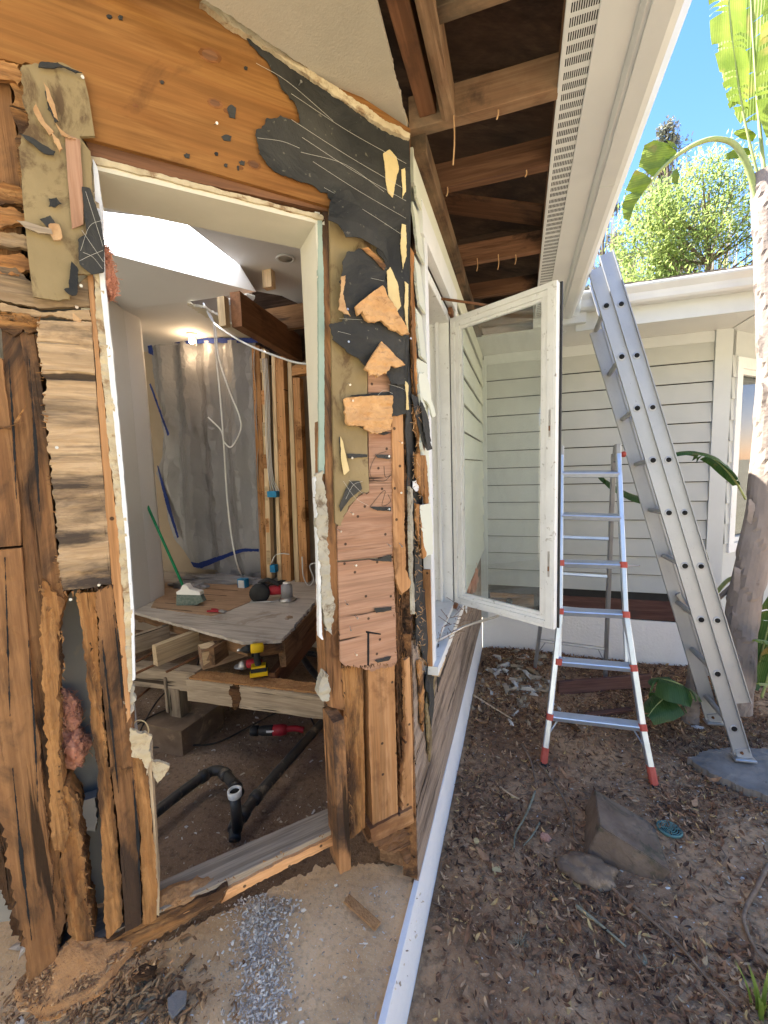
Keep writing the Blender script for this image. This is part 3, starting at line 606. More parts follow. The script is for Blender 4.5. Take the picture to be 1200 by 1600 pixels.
a_('middle_stud', 'rotfir', [(118, 928), (150, 926), (153, 1010), (160, 1100), (171, 1200), (184, 1300), (193, 1440), (167, 1472), (158, 1330), (150, 1190), (140, 1120), (132, 1020)], .002, .09, vert=True, jag=.003, rough=.005, grid=.012)
a_('middle_stud', 'brown', [(152, 924), (174, 914), (188, 1010), (203, 1080), (206, 1160), (217, 1300), (221, 1445), (196, 1456), (186, 1300), (173, 1200), (162, 1100), (155, 1010)], .008, .09, vert=True, jag=[.002, .002, .002, .003, .002, .001, .001, .001, .001, .001, .003, .003], rough=.004, grid=.012)
a_('middle_stud', 'rotfir', [(202, 1182), (229, 1190), (238, 1290), (246, 1400), (244, 1438), (224, 1446), (219, 1300), (208, 1220)], .004, .09, vert=True, jag=.002, rough=.005, grid=.01)
a_('pale_edge', 'pale', [(229, 1186), (236, 1186), (249, 1400), (249, 1432), (245, 1430), (239, 1290)], .0, .09, vert=True, jag=.0008)
a_('trimmer_stud', 'fresh', [(136, 425), (144, 425), (153, 520), (168, 680), (184, 830), (196, 980), (202, 1080), (204, 1120), (198, 1130), (188, 1010), (175, 910), (158, 700), (148, 560)], .011, .09, vert=True, jag=.001)
a_('plaster_edge', 'plaster', [(145, 300), (155, 300), (160, 430), (170, 540), (183, 680), (197, 820), (205, 950), (209, 1060), (204, 1082), (200, 1080), (195, 980), (184, 830), (168, 680), (153, 520), (146, 425)], .014, .02, jag=[.001, .001, .002, .003, .003, .003, .003, .004, .004, .002, .002, .002, .002, .002, .002], rough=.005, grid=.008)
a_('jamb_edge', 'white', [(145, 248), (152, 262), (160, 320), (163, 430), (175, 540), (188, 680), (200, 820), (209, 950), (211, 1062), (207, 1064), (204, 950), (194, 820), (180, 680), (166, 540), (155, 430), (149, 320)], .016, .02, jag=.0006)
a_('plaster_lump', 'grime', [(198, 1066), (210, 1075), (209, 1110), (206, 1135), (196, 1120)], .006, .02, jag=.006, rough=.006, grid=.008)
a_('torn_plaster', 'plaster', [(203, 1138), (222, 1146), (238, 1152), (232, 1172), (236, 1190), (230, 1212), (222, 1186), (205, 1182)], .012, .01, jag=.004, rough=.004, grid=.008)
a_('torn_plaster', 'plaster', [(236, 1190), (252, 1192), (265, 1196), (258, 1212), (246, 1225), (240, 1212)], -.004, .01, jag=.003, rough=.003, grid=.008)
# sill plate: top and broken front edge
beam('sill_plate', 'grey', PA.pt(-.80, .566, -.052), PA.pt(-.262, .578, -.052), .09, .038, BW)
a_('left_stud', 'rotfir', [(-300, 950), (60, 1000), (96, 1440), (74, 1530), (30, 1480), (4, 1400), (-300, 1200)], -.012, .05, vert=True, jag=.008, rough=.008, grid=.014)
beam('sill_plate', 'grey', PA.pt(-1.0, .56, -.052), PA.pt(-.80, .566, -.052), .09, .04, BW)
slabuv('split_edge', 'fresh', PA, [(-.62, .535), (-.5, .548), (-.29, .556), (-.27, .583), (-.45, .578), (-.6, .568)], .002, .012, BW, jag=.002, rough=.002)
slabuv('split_edge', 'rotfir', PA, [(-1.0, .49), (-.9, .505), (-.75, .53), (-.62, .54), (-.6, .585), (-.8, .58), (-1.0, .57)], .004, .014, BW, jag=.007, rough=.008, grid=.012)
# sawdust heaps
def heap(c, rx, ry, h, ang, name='sawdust_heap', parent=BW):
    vs, fs = [], []; K, M_ = 40, 16
    for i in range(M_+1):
        for q in range(K):
            a = 2*math.pi*q/K; r = i/M_; rr = r*(1+.25*nz((math.cos(a), math.sin(a)), 1.5, h*90)); x, y = rr*math.cos(a)*rx, rr*math.sin(a)*ry
            x, y = x*math.cos(ang)-y*math.sin(ang), x*math.sin(ang)+y*math.cos(ang)
            vs.append(Vector(c)+Vector((x, y, h*(1-r)**1.5+.5*h*r*(1-r)*nz((x, y), 16, 3)*3+.006*nz((x, y), 60, 5)+.003*nz((x, y), 160, 5)-(.03 if i == M_ else 0))))
    for i in range(M_):
        for q in range(K): j = (q+1) % K; fs.append([i*K+q, (i+1)*K+q, (i+1)*K+j, i*K+j])
    return world_mesh(name, vs, fs, 'sandy', parent, True)
hp = PA.uv(PA.hit(112, 1500, .02)); heap(PA.pt(hp[0], hp[1]-.04, .0), .12, .07, .075, math.pi/4); heap(PA.pt(-.73, .583, -.04), .11, .04, .02, math.pi/4)
for pts in ([(8, 870), (11, 1000), (16, 1120), (12, 1000)], [(45, 1000), (52, 1130), (60, 1260), (54, 1130)], [(20, 1200), (32, 1350), (50, 1470), (36, 1350)], [(46, 560), (54, 700), (62, 800), (57, 700)], [(14, 560), (20, 680), (26, 780), (22, 680)], [(206, 1190), (213, 1300), (221, 1430), (216, 1300)], [(160, 1000), (170, 1110), (186, 1240), (173, 1110)], [(178, 960), (188, 1060), (194, 1140), (190, 1060)]):
    a_('drying_crack', 'darkhole', [(x-.6, y) for x, y in pts[:3]]+[(x+1.2, y) for x, y in pts[3:]], .0125, .002, vert=True, jag=.001)

# resin paper, felt and fibreboard scraps
a_('paper_faced_board', 'tan', [(34, 104), (60, 100), (95, 97), (130, 115), (138, 148), (148, 212), (124, 213), (141, 236), (143, 290), (150, 332), (160, 372), (161, 424), (140, 428), (122, 428), (121, 438), (108, 468), (92, 470), (52, 464), (44, 400), (38, 340), (34, 300), (28, 230), (44, 190), (36, 140)], .026, .007, vert=True, jag=[.003, .001, .001, 0, 0, 0, .001, .001, .001, .001, .001, .001, .003, .003, .002, .002, .0, 0, 0, 0, .002, .004, .004, .003], rough=.0006, warp=lambda u, v: .004*nz((u, v), 6, 2))
a_('paper_strip', 'plyred', [(101, 208), (125, 218), (130, 300), (130, 350), (112, 358), (108, 300)], .032, .002, vert=True, jag=.0006, warp=lambda u, v: .004*nz((u, v), 6, 2))
for pts in ([(60, 105), (62, 98), (90, 97), (128, 113), (118, 114), (95, 105)], [(70, 140), (78, 150), (92, 190), (86, 195), (74, 170)], [(30, 207), (52, 215), (72, 228), (86, 236), (84, 242), (70, 240), (50, 224)], [(76, 310), (88, 308), (96, 318), (86, 324), (76, 322)], [(62, 342), (78, 336), (88, 352), (74, 354)], [(100, 452), (108, 450), (112, 408), (122, 420), (120, 460), (112, 462)]):
    a_('felt_scrap', 'felt', pts, .0355, .002, jag=.0015, warp=lambda u, v: .003*nz((u, v), 20, 2))
for pts in ([(68, 128), (76, 138), (86, 165), (92, 190), (84, 182), (74, 158)], [(80, 205), (92, 218), (98, 232), (92, 236), (84, 222)], [(56, 160), (70, 190), (84, 206), (78, 212), (62, 190), (52, 172)], [(76, 350), (92, 350), (96, 372), (84, 376), (78, 364)], [(113, 488), (128, 500), (126, 504), (114, 500)], [(86, 192), (100, 206), (118, 216), (108, 216), (96, 212)]):
    a_('torn_splinter', 'tornwood', pts, .038, .003, jag=.0015, warp=lambda u, v: .006*nz((u, v), 30, 4))
a_('grey_splinter', 'grey', [(26, 344), (42, 346), (80, 358), (82, 366), (60, 364), (40, 356)], .039, .004, jag=.0015)
def curl(u, v): return .006*nz((u, v), 9, 6)+.002*nz((u, v), 30, 1)
a_('felt_flap', 'felt', [(128, 292), (140, 294), (150, 320), (157, 345), (163, 380), (162, 425), (143, 429), (124, 412), (122, 374), (136, 366), (131, 330)], .034, .002, jag=.001, warp=curl)
a_('felt_sheet', 'felt', [(385, 52), (420, 72), (470, 104), (520, 137), (570, 170), (600, 190), (641, 216), (642, 330), (640, 460), (637, 610), (636, 645), (610, 652), (610, 560), (606, 470), (601, 410), (590, 385), (560, 362), (530, 340), (512, 300), (470, 286), (430, 268), (405, 240), (399, 210), (415, 186), (438, 180), (468, 192), (462, 165), (448, 145), (425, 112)], .022, .002, jag=[0]*10+[.002, .004, .004, .003, .006, .006, .006, .006, .004, .003, .006, .006, .006, .006, .006, .006, .006, .006, .006], warp=curl, grid=.015)
a_('felt_flap', 'felt', [(516, 314), (527, 296), (545, 300), (570, 330), (603, 372), (606, 410), (598, 392), (565, 372), (540, 372), (528, 352), (512, 345)], .045, .002, jag=.0015, warp=lambda u, v: .018*nz((u, v), 9, 16)+.004*nz((u, v), 40, 1))
a_('felt_flap', 'felt', [(541, 395), (560, 388), (583, 398), (602, 420), (604, 450), (608, 470), (630, 520), (634, 600), (612, 600), (608, 590), (590, 572), (572, 575), (562, 562), (540, 545), (520, 530), (515, 506), (536, 498), (530, 440)], .030, .002, jag=.004, warp=curl, grid=.012)
for pts in ([(600, 238), (610, 232), (620, 245), (623, 262), (618, 285), (614, 308), (607, 300), (603, 278)], [(604, 424), (610, 417), (620, 440), (627, 478), (620, 488), (606, 462)], [(627, 265), (633, 262), (634, 300), (629, 310)], [(628, 350), (634, 352), (636, 400), (630, 420), (626, 380)], [(632, 440), (638, 445), (638, 520), (633, 500)], [(634, 595), (638, 600), (639, 640), (635, 640)]):
    a_('torn_paper', 'yellow', pts, .0265, .0025, jag=.0015, warp=curl)
a_('splinter', 'tornwood', [(533, 432), (540, 430), (536, 460), (540, 478), (548, 494), (540, 490), (529, 484), (532, 462)], .05, .004, jag=.003)
a_('brown_paper', 'rotfir', [(565, 388), (575, 386), (592, 402), (603, 415), (600, 422), (582, 402)], .034, .002, jag=.001)
fb = [[(556, 478), (575, 462), (598, 446), (620, 482), (640, 522), (628, 521), (612, 514), (600, 503), (595, 500), (575, 500), (566, 486), (560, 492)], [(571, 575), (584, 552), (597, 533), (615, 552), (634, 570), (620, 574), (612, 571), (604, 584), (590, 590), (580, 586), (574, 578)], [(539, 622), (560, 620), (613, 618), (613, 645), (612, 671), (600, 675), (585, 676), (570, 666), (555, 664), (542, 662)]]
for i, pts in enumerate(fb):
    jj = [.0]*len(pts)
    for q in range(len(pts)): jj[q] = .003 if (i == 0 and q >= 4) or (i == 1 and q >= 4) or (i == 2 and q >= 3) else .0005
    a_('fibreboard_scrap', 'fibre', pts, .047 if i < 2 else .03, .012, jag=[q*1.6 for q in jj], rough=.007, grid=.005, warp=(lambda u, v: .006*nz((u, v), 14, 6)))
for pts in ([(548, 618), (608, 612), (612, 617), (560, 621)], [(560, 666), (612, 676), (600, 680), (570, 672)], [(542, 709), (574, 710), (574, 714), (544, 716)], [(586, 710), (610, 711), (610, 717), (590, 715)], [(578, 792), (611, 792), (611, 799), (590, 798)], [(530, 790), (540, 765), (548, 752), (562, 752), (566, 764), (548, 778), (532, 800)], [(584, 951), (612, 948), (612, 954), (588, 958)], [(586, 1032), (612, 1025), (608, 1032), (590, 1036)], [(580, 876), (612, 866), (612, 878)]):
    a_('felt_scrap', 'felt', pts, .0155, .0015, jag=.001)
a_('torn_paper', 'yellow', [(532, 682), (536, 690), (541, 715), (546, 735), (538, 742), (533, 715)], .02, .003, jag=.001)
a_('felt_scrap', 'felt', [(530, 682), (534, 688), (538, 716), (536, 728), (531, 708)], .017, .002, jag=.001)
# carpenter's scrawl in thin grey pencil curves on the plywood
pv, pf = [], []
def scrawl(px):
    vs, fs = tubegeo(spline([PA.hit(x, y, .0098) for x, y in px], 6), .0007, 4); b = len(pv); pv.extend(vs); pf.extend([[i+b for i in f] for f in fs])
scrawl([(604, 705), (588, 712), (578, 735), (584, 750), (600, 752), (611, 742)]); scrawl([(600, 728), (602, 745), (612, 742)]); scrawl([(578, 792), (596, 770), (602, 768), (597, 790), (610, 784), (606, 772)])
pc_ = stuff(world_mesh('pencil_marks', pv, pf, 'blackcable', BW))
# nails with pale heads, threads of the felt, splinters: too small to pick apart
nv, nf = [], []
def nail(P, x, y, off, r=.0032, L=.012):
    c = P.hit(x, y, off); b = len(nv)
    t = (P.n+Vector((random.uniform(-.3, .3), random.uniform(-.3, .3), random.uniform(-.5, .2)))).normalized()
    vs, fs = tubegeo([c-t*.004, c+t*L, c+t*L, c+t*(L+.0015)], lambda q: .0011 if q < .5 else r, 7); nv.extend(vs); nf.extend([[i+b for i in f] for f in fs])
for x, y in [(548, 625), (602, 629), (550, 714), (604, 713), (549, 801), (606, 796), (554, 883), (556, 963), (555, 1021), (597, 455), (598, 540), (541, 536), (545, 600), (606, 850), (540, 486), (529, 828), (467, 133), (336, 194), (127, 123), (128, 448), (113, 936), (155, 911), (82, 355), (118, 478), (88, 700), (540, 940), (547, 980), (625, 690), (626, 770), (625, 850), (637, 530)]:
    nail(PA, x, y, .018 if x > 500 else .02)
world_mesh('nails', nv, nf, 'steel', BW); stuff(bpy.data.objects['nails'])
tv, tf = [], []
def thread(P, px, off, r=.00035):
    vs, fs = tubegeo(spline([P.hit(x, y, off)+P.n*random.uniform(0, .003) for x, y in px], 5), r, 4); b = len(tv); tv.extend(vs); tf.extend([[i+b for i in f] for f in fs])
for q in range(5):
    y0 = 150+q*34+random.uniform(-8, 8); x0 = 470 if q < 4 else 530; x0 = 455+max(0, q-1)*17
    thread(PA, [(x0, y0), (x0+(632-x0)*.5, y0+(632-x0)*.33+random.uniform(-6, 6)), (634, y0+(632-x0)*.62)], .028)
for px in ([(402, 216), (440, 222), (468, 232)], [(470, 238), (540, 258), (600, 300)], [(545, 420), (570, 432), (602, 440)], [(528, 518), (570, 528), (604, 531)], [(530, 498), (560, 500), (603, 502)], [(400, 100), (450, 128), (520, 190)], [(134, 300), (150, 350), (161, 385)], [(160, 345), (140, 355), (126, 392)], [(128, 360), (145, 385), (162, 410)], [(124, 408), (140, 400), (161, 392)], [(130, 395), (145, 402), (160, 420)], [(540, 780), (552, 758), (566, 752)], [(536, 752), (555, 778), (575, 790)], [(545, 750), (560, 765), (568, 772)], [(590, 618), (600, 610), (613, 615)], [(606, 600), (625, 606), (634, 610)]):
    thread(PA, px, .036 if px[0][0] < 500 else .028)
stuff(world_mesh('loose_threads', tv, tf, 'cobweb', BW))
sv, sf = [], []
def splint(P, x, y, off, L, ang, wd=.002):
    c = P.hit(x, y, off); d = (P.ex*math.cos(ang)+P.ey*math.sin(ang)+P.n*random.uniform(.1, .7)).normalized(); a = d.orthogonal().normalized()*wd; e = d.cross(a).normalized()*wd*.5
    b = len(sv); sv.extend([c-a, c+a, c+e, c+d*L]); sf.extend([[b, b+1, b+3], [b+1, b+2, b+3], [b+2, b, b+3], [b, b+2, b+1]])
def splints(P, line, n, off, L, ang=None, wd=.002):
    for _ in range(n):
        k = random.randrange(len(line)-1); t = random.random(); x = line[k][0]*(1-t)+line[k+1][0]*t; y = line[k][1]*(1-t)+line[k+1][1]*t
        splint(P, x+random.uniform(-2, 2), y+random.uniform(-2, 2), off, random.uniform(.3, 1)*L, random.uniform(0, 6.3) if ang is None else ang+random.uniform(-.5, .5), wd*random.uniform(.5, 1.3))
splints(PA, [(613, 620), (614, 880), (620, 1035)], 40, .012, .01)
splints(PA, [(532, 1040), (620, 1035)], 49, .008, .018, -1.57, .0018)
splints(PA, [(66, 560), (90, 860), (97, 925)], 40, .014, .014, 3.14)
splints(PA, [(97, 925), (174, 915)], 22, .012, .016, -1.57)
splints(PA, [(0, 500), (66, 505)], 27, .012, .02)
splints(PA, [(0, 300), (40, 330), (50, 420)], 31, .012, .02, 0)
splints(PA, [(60, 910), (100, 1000), (92, 1240), (110, 1300)], 49, .012, .016, -1.57)
splints(PA, [(140, 1000), (170, 1200), (205, 1200)], 49, .01, .02, -1.57)
splints(PA, [(120, 1240), (145, 1480), (60, 1540)], 58, .012, .02)
splints(PA, [(535, 1060), (550, 1300)], 36, .004, .02, -1.57)
splints(PA, [(622, 910), (634, 1090), (630, 1270)], 40, .0, .022, 1.57)
splints(PA, [(250, 1425), (380, 1360), (512, 1300)], 27, .004, .012)
splint(PA, 0, 670, .01, .05, .3, .004); splint(PA, 20, 668, .01, .06, 1, .004); splint(PA, 18, 670, .02, .05, 3.0, .003)
stuff(world_mesh('splinters', sv, sf, 'rotfir', BW))

# ================================================================== WINDOW WALL (its lower sheathing, siding beyond, broken corner)
WW = thing('window_wall', 'side wall with grey weathered sheathing below, cream lap siding above and splintered siding at its corner', 'wall', (XB, 2, .26))
def b_(name, mat, px, off, th, **k): return slab(name, mat, PB, px, off, th, WW, **k)
def bu(name, mat, pts, off, th, **k): return slabuv(name, mat, PB, pts, off, th, WW, **k)
# core of the wall round the window opening
for lo, hi in (((-.49, 1.33, .26), (-.352, 3.88, .93)), ((-.49, 1.42, .93), (-.352, 1.53, 2.72)), ((-.49, 2.19, .93), (-.352, 3.88, 2.72)), ((-.49, 1.53, 2.44), (-.352, 2.19, 2.72))):
    boxw('wall_core', 'dark', lo, hi, WW)
bu('lower_sheathing', 'weatherB', [(1.29, .262), (3.88, .262), (3.88, .93), (3.3, .94), (3.25, .86), (3.1, .95), (2.6, .94), (2.2, .95), (1.8, .94), (1.62, .97), (1.5, 1.0), (1.46, .93), (1.43, 1.1), (1.36, 1.14), (1.345, 1.05), (1.30, 1.13)], .0, .014, jag=[0, 0, .006, .008, .008, .008, .006, .004, .006, .008, .01, .01, .01, .01, .008, .004], rough=.004, grid=.02)
bu('corner_stud', 'brown', [(1.279, .28), (1.2885, .28), (1.2885, 1.16), (1.279, 1.16)][::1], -.001, .05, jag=.0008)
bu('upright_edge', 'darkrot', [(1.279, 1.16), (1.305, 1.14), (1.31, 1.35), (1.30, 1.75), (1.279, 1.78)], .0, .05, jag=.003, rough=.006, grid=.012)
bu('corner_felt', 'felt', [(1.276, 1.62), (1.3, 1.6), (1.36, 1.35), (1.40, 1.12), (1.44, 1.12), (1.45, 1.6), (1.40, 2.0), (1.36, 2.66), (1.276, 2.66)], .004, .003, jag=.004, warp=lambda u, v: .006*nz((u, v), 10, 3))
bu('lower_felt', 'felt', [(1.31, 1.36), (1.38, 1.3), (1.47, 1.25), (1.47, .97), (1.40, 1.02), (1.36, 1.12), (1.33, 1.1)], .010, .003, jag=.006, warp=lambda u, v: .01*nz((u, v), 10, 3))
bu('felt_flap', 'felt', [(1.46, .98), (1.53, 1.0), (1.58, .9), (1.55, .74), (1.5, .7), (1.46, .8), (1.43, .92)], .014, .003, jag=.006, warp=lambda u, v: .01*nz((u, v), 14, 3))
bu('felt_flap', 'felt', [(1.60, .96), (1.66, .97), (1.7, .9), (1.66, .8), (1.62, .78)], .018, .003, jag=.006, warp=lambda u, v: .012*nz((u, v), 14, 6))
bu('torn_sheathing', 'tan', [(1.43, .84), (1.47, .86), (1.53, .78), (1.5, .62), (1.47, .58), (1.44, .7)], .012, .006, jag=.006, rough=.004, grid=.01)
bu('torn_sheathing', 'rotfir', [(1.33, 1.05), (1.38, 1.02), (1.41, .9), (1.38, .76), (1.35, .82), (1.345, .95)], .010, .006, jag=.006, rough=.004, grid=.01)
bu('torn_sheathing', 'tan', [(1.56, .93), (1.62, .95), (1.61, .82), (1.57, .78)], .012, .006, jag=.006, rough=.004, grid=.01)
blob('insulation_tuft', 'pink', (XB+.02, 3.05, .88), .025, .16, .1, WW, .5, 2.5, 3, 2)
blob('insulation_tuft', 'pink', (XB+.01, 2.8, .90), .012, .1, .07, WW, .5, 2.5, 3, 4)
bu('torn_paper', 'white', [(2.55, .95), (2.72, .96), (2.76, .84), (2.68, .74), (2.6, .8)], .012, .003, jag=.01, warp=lambda u, v: .01*nz((u, v), 14, 6))
# siding boards of the corner strip, broken off below
zb = .95
def board(z, y0, y1, tilt=0, mat='sidingB', jag0=False, cut=0):
    nm = 'siding_board'
    pts = [(y0, z-.002), (y1, z-.002), (y1, z+.150), (y0, z+.150)]
    return slabuv(nm, mat, PB, pts, .018, .008, WW, jag=[0, 0, 0, .006 if jag0 else 0], warp=lambda u, v: .016*(1-(v-z)/.17), rough=0, grid=.04)
boxw('lap_shadow_backing', 'black', (XB+.0005, 2.24, .955), (XB+.006, 3.86, 2.56), WW)  # black showing in the board gaps draws the lap shadows
for k in range(11):
    z = .95+.158*k
    board(z, 2.24, 3.86)
for k in range(5, 11):
    z = .95+.158*k
    board(z, 1.365+.01*random.random(), 1.465, jag0=True)
boxw('corner_batten', 'trim', (XB, 3.85, .3), (XB+.035, 3.885, 2.6), WW)
# splintered ends of the siding under it
def tilted(name, mat, px, o0, lean, th, **k):
    P2 = Plane(PB.pt(1.4, 1.7, o0), Vector((math.sin(lean), math.cos(lean), 0)), (0, 0, 1))
    Q = P2.vert() if k.pop('vert', True) else P2
    return slabuv(name, mat, Q, [Q.uv(P2.hit(x, y, 0)) for x, y in px], 0, th, WW, **k)
tilted('split_siding', 'sidingB', [(655, 585), (664, 583), (671, 600), (674, 625), (678, 636), (681, 650), (676, 652), (670, 632), (661, 622), (655, 605)], .035, .3, .006, jag=.003)
tilted('split_siding', 'sidingB', [(653, 560), (668, 570), (670, 700), (672, 800), (666, 790), (660, 700), (656, 620)], .02, .3, .006, jag=.003)
tilted('split_siding', 'rotfir', [(648, 637), (654, 634), (662, 680), (668, 730), (671, 795), (666, 794), (659, 740), (654, 690), (649, 655)], .033, .3, .01, jag=.004, rough=.004, grid=.01)
tilted('split_siding', 'rotfir', [(650, 710), (656, 706), (662, 742), (664, 760), (660, 775), (652, 745)], .045, .3, .01, jag=.005, rough=.004, grid=.01)
tilted('split_siding', 'rotfir', [(650, 786), (656, 790), (660, 830), (666, 868), (662, 873), (656, 850), (651, 815)], .040, .3, .008, jag=.004, rough=.004, grid=.01)
tilted('split_siding', 'sidingB', [(654, 790), (672, 786), (677, 830), (676, 866), (668, 868), (664, 872), (659, 835)], .037, .3, .006, jag=.002)
tilted('split_siding', 'rotfir', [(640, 385), (646, 395), (650, 520), (653, 640), (648, 640), (644, 540)], .03, .3, .008, jag=.003, rough=.004, grid=.01)
tilted('felt_shred', 'felt', [(643, 615), (652, 620), (662, 650), (672, 690), (676, 702), (668, 704), (660, 690), (652, 660)], .05, .5, .002, jag=.003)
tilted('felt_shred', 'felt', [(657, 625), (664, 640), (670, 655), (674, 690), (668, 700), (662, 670)], .06, .5, .002, jag=.003)
tilted('torn_foil', 'white', [(645, 752), (654, 750), (656, 764), (650, 768), (645, 762)], .05, .5, .002, jag=.002)
tilted('cavity_shade_panel', 'darkhole', [(640, 620), (668, 640), (672, 1010), (650, 1010), (644, 760)], -.004, .0, .003, jag=.001)  # near-black sheet standing for the shade inside the wall cavity
tilted('torn_edge', 'grime', [(640, 760), (645, 765), (646, 860), (649, 960), (645, 960), (641, 850)], .01, .0, .008, jag=.004, rough=.005, grid=.008)
sv, sf = [], []
for _ in range(170):
    z = random.uniform(1.0, 1.9); y = 1.3+.05*random.random(); 
    c = PB.pt(y, z, .01+.02*random.random()); d = Vector((random.uniform(0, .8), random.uniform(-.8, .5), random.uniform(-1, .8))).normalized(); a = d.orthogonal().normalized()*.0016; e = d.cross(a).normalized()*.001
    b = len(sv); L = random.uniform(.006, .03); sv.extend([c-a, c+a, c+e, c+d*L]); sf.extend([[b, b+1, b+3], [b+1, b+2, b+3], [b+2, b, b+3], [b, b+2, b+1]])
stuff(world_mesh('splinters', sv, sf, 'tornwood', WW))
# casing, frieze and wood edge
boxw('casing', 'white', (XB+.004, 1.472, .965), (XB+.034, 1.522, 2.46), WW)
boxw('casing_edge', 'fresh', (XB+.002, 1.4655, .965), (XB+.03, 1.4715, 1.33), WW)
boxw('casing', 'white', (XB+.004, 1.44, 2.46), (XB+.036, 2.24, 2.56), WW)
boxw('casing', 'white', (XB+.004, 2.19, .965), (XB+.034, 2.24, 2.46), WW)
boxw('frieze_board', 'sidingB', (XB+.0, 1.35, 2.562), (XB+.03, 3.88, 2.66), WW)
bu('sill_board', 'dirtywhite', [(1.47, .93), (2.24, .925), (2.24, .962), (1.47, .964)], .05, .07, jag=[.004, 0, 0, 0])
bu('broken_sill', 'pale', [(1.52, .90), (1.68, .905), (1.64, .93), (1.50, .93)], .044, .03, jag=.004)

# ------------------------------------------------------------------ casement window
CW = thing('casement_window', 'white casement window hinged wide open above the weathered sheathing', 'window', (XB, 2.15, .97))
for lo, hi in (((XB-.1, 1.524, .965), (XB+.012, 1.575, 2.44)), ((XB-.1, 2.155, .965), (XB+.006, 2.189, 2.44)), ((XB-.1, 1.575, 2.40), (XB+.008, 2.155, 2.44)), ((XB-.1, 1.575, .965), (XB+.012, 2.155, .99))):
    boxw('window_frame', 'dirtywhite', lo, hi, CW, ch=.003)
boxw('stop', 'white', (XB-.06, 2.135, .99), (XB-.045, 2.154, 2.40), CW)
boxw('stop', 'white', (XB-.06, 1.576, .99), (XB-.045, 1.60, 2.40), CW)
boxw('weather_strip', 'black', (XB+.0065, 2.160, .99), (XB+.009, 2.164, 2.42), CW)
H0 = Vector((-.325, 2.15, 0)); H1 = Vector((.130, 1.880, 0)); ed = (H1-H0).normalized(); SW = (H1-H0).length
PS = Plane((H0.x, H0.y, 0), ed, (0, 0, 1))
sash = slabuv('sash', 'dirtywhite', PS, [(0, .986), (SW, .986), (SW, 1.0), (0, 1.0)], .0, .04, CW, jag=0)
def sprof(name, mat, u0, v0, u1, v1, o0, o1, parent=sash):
    pts = [PS.pt(u, v, o) for u in (u0, u1) for v in (v0, v1) for o in (o0, o1)]
    return world_mesh(name, pts, [(0, 1, 3, 2), (4, 6, 7, 5), (0, 4, 5, 1), (2, 3, 7, 6), (0, 2, 6, 4), (1, 5, 7, 3)], mat, parent)
ZB, ZT = .986, 2.414
sprof('stile', 'dirtywhite', 0, ZB+.014, .022, ZT, -.04, 0); sprof('stile', 'dirtywhite', .022, ZB+.045, .045, ZT-.045, -.035, -.008); sprof('stile', 'dirtywhite', .045, ZB+.058, .055, ZT-.058, -.03, -.016)
sprof('stile', 'dirtywhite', SW-.03, ZB+.014, SW, ZT, -.04, 0); sprof('stile', 'dirtywhite', SW-.055, ZB+.045, SW-.03, ZT-.045, -.035, -.008); sprof('stile', 'dirtywhite', SW-.064, ZB+.058, SW-.055, ZT-.058, -.03, -.016)
sprof('end_cap', 'white', SW, ZB, SW+.004, ZT, -.038, -.022); sprof('end_cap', 'dirtywhite', SW, ZB, SW+.008, ZT, -.018, -.002)
sprof('rail', 'dirtywhite', .022, ZT-.022, SW-.03, ZT, -.04, 0); sprof('rail', 'dirtywhite', .022, ZT-.045, SW-.03, ZT-.022, -.035, -.008); sprof('rail', 'dirtywhite', .045, ZT-.058, SW-.055, ZT-.045, -.03, -.016)
sprof('rail', 'dirtywhite', .022, ZB+.014, SW-.03, ZB+.03, -.04, -.002); sprof('rail', 'dirtywhite', .022, ZB+.03, SW-.03, ZB+.045, -.035, -.010); sprof('rail', 'dirtywhite', .045, ZB+.045, SW-.055, ZB+.058, -.03, -.016)
sprof('dark_seal', 'black', SW+.001, ZB-.002, SW+.012, ZT+.004, -.048, -.0402); sprof('dark_seal', 'black', -.002, ZT, SW+.001, ZT+.0035, -.048, -.02); sprof('dark_seal', 'black', -.0035, ZB, 0, ZT, -.04, -.006)
sprof('dark_seal', 'black', SW-.031, ZB+.046, SW-.0302, ZT-.046, -.0079, -.0072)
pn = slabuv('pane', 'glass', PS, [(.05, ZB+.05), (SW-.06, ZB+.05), (SW-.06, ZT-.05), (.05, ZT-.05)], -.022, .004, CW, jag=0)
for z_ in (1.27, 1.86):
    k_ = sprof('strike_plate', 'steel', SW-.02, z_-.055, SW-.011, z_+.055, .0, .0015)
    sprof('catch', 'rust', SW-.018, z_-.03, SW-.013, z_-.01, .0016, .005)
tube('stay_arm', 'rust', [(XB+.01, 1.93, 2.43), PS.pt(.2, ZT+.008, -.02)], .006, CW, sp=False)
tube('stay_arm', 'steel', [(XB+.01, 1.65, .985), (XB+.1, 1.85, .98), PS.pt(.26, ZB-.008, -.01)], .006, CW, sp=False)
boxw('hinge', 'rust', (XB+.012, 2.10, 2.42), (XB+.03, 2.16, 2.45), CW); boxw('hinge', 'rust', (XB+.012, 2.10, .972), (XB+.03, 2.16, .99), CW)
for z_ in (1.36, 1.86): boxw('keeper', 'steel', (XB+.0125, 1.545, z_-.03), (XB+.0145, 1.556, z_+.03), CW)
dv, df = [], []
for _ in range(26):
    c = Vector((XB+random.uniform(.01, .07), random.uniform(1.62, 2.12), .992)); d = Vector((random.uniform(-.5, 1), random.uniform(-1, 1), random.uniform(-.1, .35))).normalized()
    vs, fs = tubegeo([c, c+d*random.uniform(.02, .09)], .0015, 4); b = len(dv); dv += vs; df += [[i+b for i in f] for f in fs]
tag(stuff(world_mesh('sill_debris', dv, df, 'stick')), 'small twigs and crumbs lying on the open window sill', 'debris'); 

